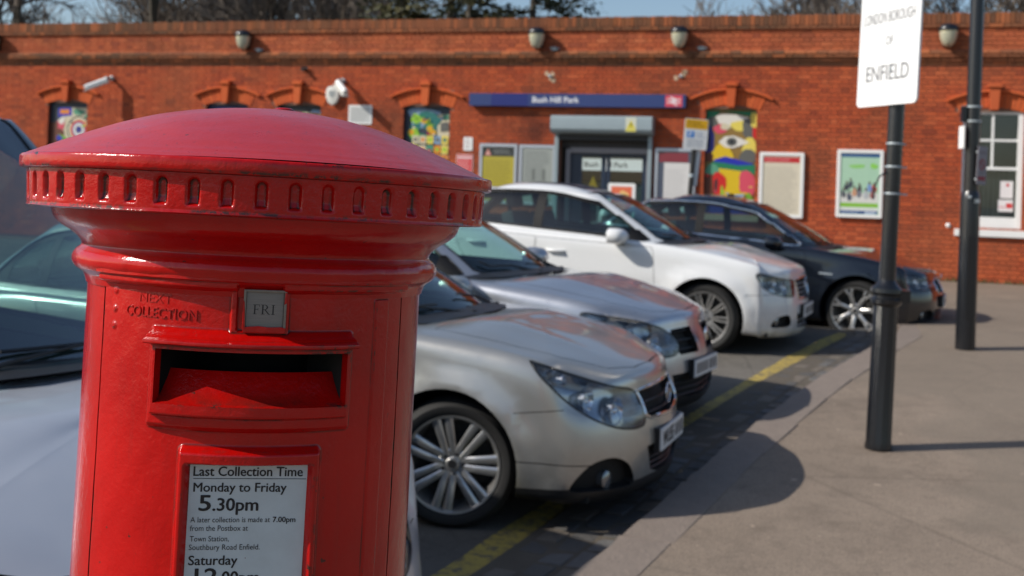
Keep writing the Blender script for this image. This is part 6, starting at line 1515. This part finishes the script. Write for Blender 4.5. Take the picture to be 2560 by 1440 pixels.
    # hinge screws
    for zz_ in (-.094, -.1145, -.133): R = R+plate(np.hypot(S-a(-49), Z-zz_)-.0042, .0014, .0015)
    R = R+wob
    # seam at both sides
    R = R-.006*(1-sstep(.0, .0012, np.abs(np.abs(S)-a(55.6))))
    keep = np.ones((len(z1)-1, len(deg)-1), bool); tc = (deg[1:]+deg[:-1])/2; zc = (z1[1:]+z1[:-1])/2
    hole = (np.abs(tc)[None, :] < 27.6) & (zc[:, None] < -.1500) & (zc[:, None] > -.2080); keep &= ~hole
    door = grid_mesh('door', cyl(TH, R, Z)[::-1], M_RED, t, keep=keep[::-1])
    # inside of the slot: cheeks, sill chute, dark throat
    Ro = PB_R+.0205; zt, zb = -.1500, -.2080; mb = MB(); n = 30; L = []
    def P(d, r, z): return (r*sin(d*D), -r*cos(d*D), z+Z0)
    tt = [-27.6+55.2*i/n for i in range(n+1)]
    rows = [[P(d, Ro-.0005, zb) for d in tt], [P(d, Ro-.008, zb+.002) for d in tt], [P(d, Ro-.018, zb+.012) for d in tt], [P(d, Ro-.027, zb+.024) for d in tt], [P(d, Ro-.033, zb+.034) for d in tt]]
    mb.add([p for r in rows for p in r], [(j*(n+1)+i, j*(n+1)+i+1, (j+1)*(n+1)+i+1, (j+1)*(n+1)+i) for j in range(4) for i in range(n)])
    for sgn in (-1, 1):
        d = 27.6*sgn; q = [P(d, Ro-.001, zb), P(d, Ro-.001, zt), P(d, Ro-.012, zt), P(d, Ro-.012, zb)]; mb.add(q, [(0, 1, 2, 3) if sgn < 0 else (3, 2, 1, 0)])
    mb.build('slot_chute', M_RED, door, sm=50)
    mb = MB(); top = [P(d, Ro-.001, zt) for d in tt]+[P(d, Ro-.09, zt) for d in tt]; mb.add(top, [(i+1, i, n+1+i, n+2+i) for i in range(n)])
    back = [P(d, Ro-.09, zt) for d in tt]+[P(d, Ro-.09, zb) for d in tt]; mb.add(back, [(i, i+1, n+2+i, n+1+i) for i in range(n)])
    for d in (-27.55, 27.55): mb.add([P(d, Ro-.012, zb), P(d, Ro-.012, zt), P(d, Ro-.09, zt), P(d, Ro-.09, zb)], [(0, 1, 2, 3)]); mb.build('slot_throat', M_DARK, door)
    # plain end caps of the recess are the cylinder itself; tablet and notice plate
    mp = NT('brushed_tablet'); v = mp.coord(); mpp = mp.n('ShaderNodeMapping'); mpp.inputs['Scale'].default_value = (6, 6, 90); mp.l(v, mpp.inputs[0])
    mp.l(mp.mix(mp.noise(8, 5, mpp.outputs[0]), (.17, .165, .15), (.27, .26, .235)), mp.b.inputs['Base Color']); mp.b.inputs['Metallic'].default_value = .35; mp.b.inputs['Roughness'].default_value = .45
    tx = PB_R*sin(1.4*D)
    Mt = Matrix.Translation((tx, 0, Z0)) @ Matrix.Rotation(1.4*D, 4, 'Z')
    mb = MB(); mb.prism(rrect(-.0205, .0205, -.1235, -.0835, .001), -(PB_R+.0048), -(PB_R-.002), M=Mt, back=True); tb = mb.build('day_tablet', mp.m, t, bevel=.0008)
    mb = MB(); yy = -(PB_R+.0078)
    for x0, x1, za, zb_ in ((-.0232, -.0205, -.1235, -.0830), (.0205, .0232, -.1235, -.0830), (-.0205, .0205, -.0853, -.0828)): mb.box(x0, x1, yy, yy+.008, za, zb_, M=Mt)
    tf = mb.build('tablet_holder', mat('tablet_holder_metal', (.22, .20, .17), .4, .5, var=.4, vs=90), t, bevel=.0006)
    mb = MB(); mb.prism([(-.0225, -.1290), (.0225, -.1290), (.0235, -.1238), (.019, -.1222), (.004, -.1228), (-.006, -.1218), (-.0165, -.1226), (-.0235, -.1236)], yy-.001, yy+.008, M=Mt); mb.prism([(.0205, -.098), (.0238, -.096), (.0238, -.086), (.0212, -.0845)], yy-.0012, yy, M=Mt); mb.prism([(-.0236, -.126), (-.0205, -.126), (-.0212, -.109), (-.0222, -.096), (-.0236, -.094)], yy-.0012, yy, M=Mt); mb.build('tablet_paint_drips', M_RED, t, bevel=.0006)
    # serif letters FRI
    mb = MB(); y0 = -(PB_R+.0050); ink = (.012, .012, .012); H = .0104; zb0 = -.1093
    def bar(x0, x1, z0, z1): sheet(mb, rect(x0, x1, zb0+z0, zb0+z1), y0, ink)
    def F(x):
        bar(x+.0012, x+.0026, 0, H); bar(x, x+.0042, 0, .0005); bar(x, x+.0012, H-.0005, H); bar(x+.0026, x+.0072, H-.0006, H); bar(x+.0067, x+.0072, H-.0024, H-.0006); bar(x+.0026, x+.0056, .0050, .0056); bar(x+.0052, x+.0056, .0040, .0050); bar(x+.0052, x+.0056, .0056, .0066)
    def Rr(x):
        bar(x+.0012, x+.0026, 0, H); bar(x, x+.0040, 0, .0005); bar(x, x+.0012, H-.0005, H)
        n = 10; cz_ = H-.0027; oo = [(x+.0040+.0034*sin(a_), zb0+cz_+.0027*cos(a_)) for a_ in [pi*i/n for i in range(n+1)]]; ii = [(x+.0038+.0022*sin(a_), zb0+cz_+.0022*cos(a_)) for a_ in [pi*i/n for i in range(n+1)]]
        for i in range(n): sheet(mb, [oo[i], oo[i+1], ii[i+1], ii[i]], y0, ink)
        bar(x+.0026, x+.0040, H-.0005, H); bar(x+.0026, x+.0040, H-.0054, H-.0049); sheet(mb, [(x+.0036, zb0+.0050), (x+.0052, zb0+.0050), (x+.0092, zb0+.0002), (x+.0078, zb0+.0002)], y0, ink); bar(x+.0076, x+.0100, 0, .0005)
    def I(x): bar(x+.0012, x+.0026, 0, H); bar(x, x+.0038, 0, .0005); bar(x, x+.0038, H-.0005, H)
    F(-.0128); Rr(-.0042); I(.0070)
    mb.v = [tuple(Mt @ Vector(p)) for p in mb.v]; mb.build('day_lettering', M_PRINT, tb)
    # notice plate
    MT = Matrix.Translation((0, 0, Z0)) @ Matrix.Rotation(.9*D, 4, 'Z')
    npm = NT('enamel_plate'); v = npm.coord(); c = npm.mix(npm.ramp(npm.noise(25, 5, v), [(.45, 0), (.8, .5)]), (.52, .60, .62), (.40, .45, .46)); sp_ = npm.mix(npm.ramp(npm.noise(130, 2, v), [(.77, 0), (.78, .8)]), c, (.2, .12, .1)); npm.l(sp_, npm.b.inputs['Base Color']); npm.b.inputs['Roughness'].default_value = .18; npm.b.inputs['Coat Weight'].default_value = .5
    yp = -(PB_R-.0078); x0, x1 = -.0655, .0665
    mb = MB(); mb.prism(rrect(x0-.002, x1+.002, -.572, -.266, .003), yp, yp+.004, M=MT); pl = mb.build('notice_plate', npm.m, t, bevel=.0005)
    mb = MB(); y = yp-.0004; K = (.008, .008, .010); zt_ = -.2735; k = 1/2306.
    def L_(s, a_, b_, base, h=None, bold=.012): put_text(mb, s, x0+a_*k, x0+b_*k, zt_-base*k, y, None if h is None else h*k, bold, K)
    L_('Last Collection Time', 14, 286, 28, 24, .013); sheet(mb, rect(x0+14*k, x0+296*k, zt_-35.5*k, zt_-34*k), y, K)
    L_('Monday to Friday', 16, 247, 67, 23, .013); L_('5', 32, 60, 114, 40, .016); L_('.30pm', 66, 178, 114, 32, .016)
    L_('A later collection is made at', 13, 210, 143, 14, 0); L_('7.00pm', 217, 274, 143, 14, .014); L_('from the Postbox at', 13, 156, 164, 14, 0)
    L_('Town Station,', 14, 110, 190, 14, 0); L_('Southbury Road Enfield.', 13, 188, 211, 14, 0); L_('Saturday', 14, 134, 248, 24, .013); L_('12', 32, 86, 295, 40, .016); L_('.00pm', 90, 190, 295, 32, .016)
    mb.v = [tuple(MT @ Vector(p)) for p in mb.v]; mb.build('notice_lettering', M_PRINT, pl)
    mb = MB()   # smudge of old sticker glue
    # embossed lettering on the door
    def emboss(string, d0, d1, zb_, h, dep, name):
        v, f = text_polys(string, .02, .0, 4); xs = [p[0] for p in v]; a0_, a1_ = min(xs), max(xs)
        me = bpy.data.meshes.new('e'); me.from_pydata(v, [], f); bm = bmesh.new(); bm.from_mesh(me); bmesh.ops.remove_doubles(bm, verts=bm.verts, dist=1e-5); bmesh.ops.triangulate(bm, faces=bm.faces)
        bmesh.ops.subdivide_edges(bm, edges=[e for e in bm.edges if e.calc_length() > .12], cuts=2)
        r = bmesh.ops.extrude_face_region(bm, geom=list(bm.faces)); ev = [g for g in r['geom'] if isinstance(g, bmesh.types.BMVert)]; evs = set(ev)
        for vv in bm.verts:
            x, yv = vv.co.x, vv.co.y; th_ = (d0+(d1-d0)*(x-a0_)/(a1_-a0_))*D; r_ = PB_R+.0005+(dep if vv in evs else 0); z_ = zb_+yv*h/.72
            if vv in evs: pass
            vv.co = Vector((r_*sin(th_), -r_*cos(th_), z_+Z0))
        bmesh.ops.recalc_face_normals(bm, faces=bm.faces)
        es = [e for e in bm.edges if len(e.link_faces) == 2 and e.calc_face_angle(0) > 1.0]
        try: bmesh.ops.bevel(bm, geom=es, offset=.0006, segments=2, affect='EDGES')
        except Exception: pass
        me2 = bpy.data.meshes.new(name); bm.to_mesh(me2); bm.free(); me2.materials.append(mat('raised_letter_paint', (.40, .0035, .0026), .24, var=.1, vs=30)); smooth(me2, 60); link(name, me2, door)
    emboss('COLLECTION', -43.2, -17.4, -.1195, .0115, .0025, 'raised_lettering'); emboss('NEXT', -38, -26, -.1035, .0105, .0019, 'raised_lettering')
    # plinth and black base
    mb = MB(); mb.lathe([(.232, -.02), (.232, .10), (.228, .115), (.215, .13), (.212, .14), (.2075, .17), (.2065, .185)], 96); mb.build('base', M_BLACK, t, sm=40)
pillar_box()
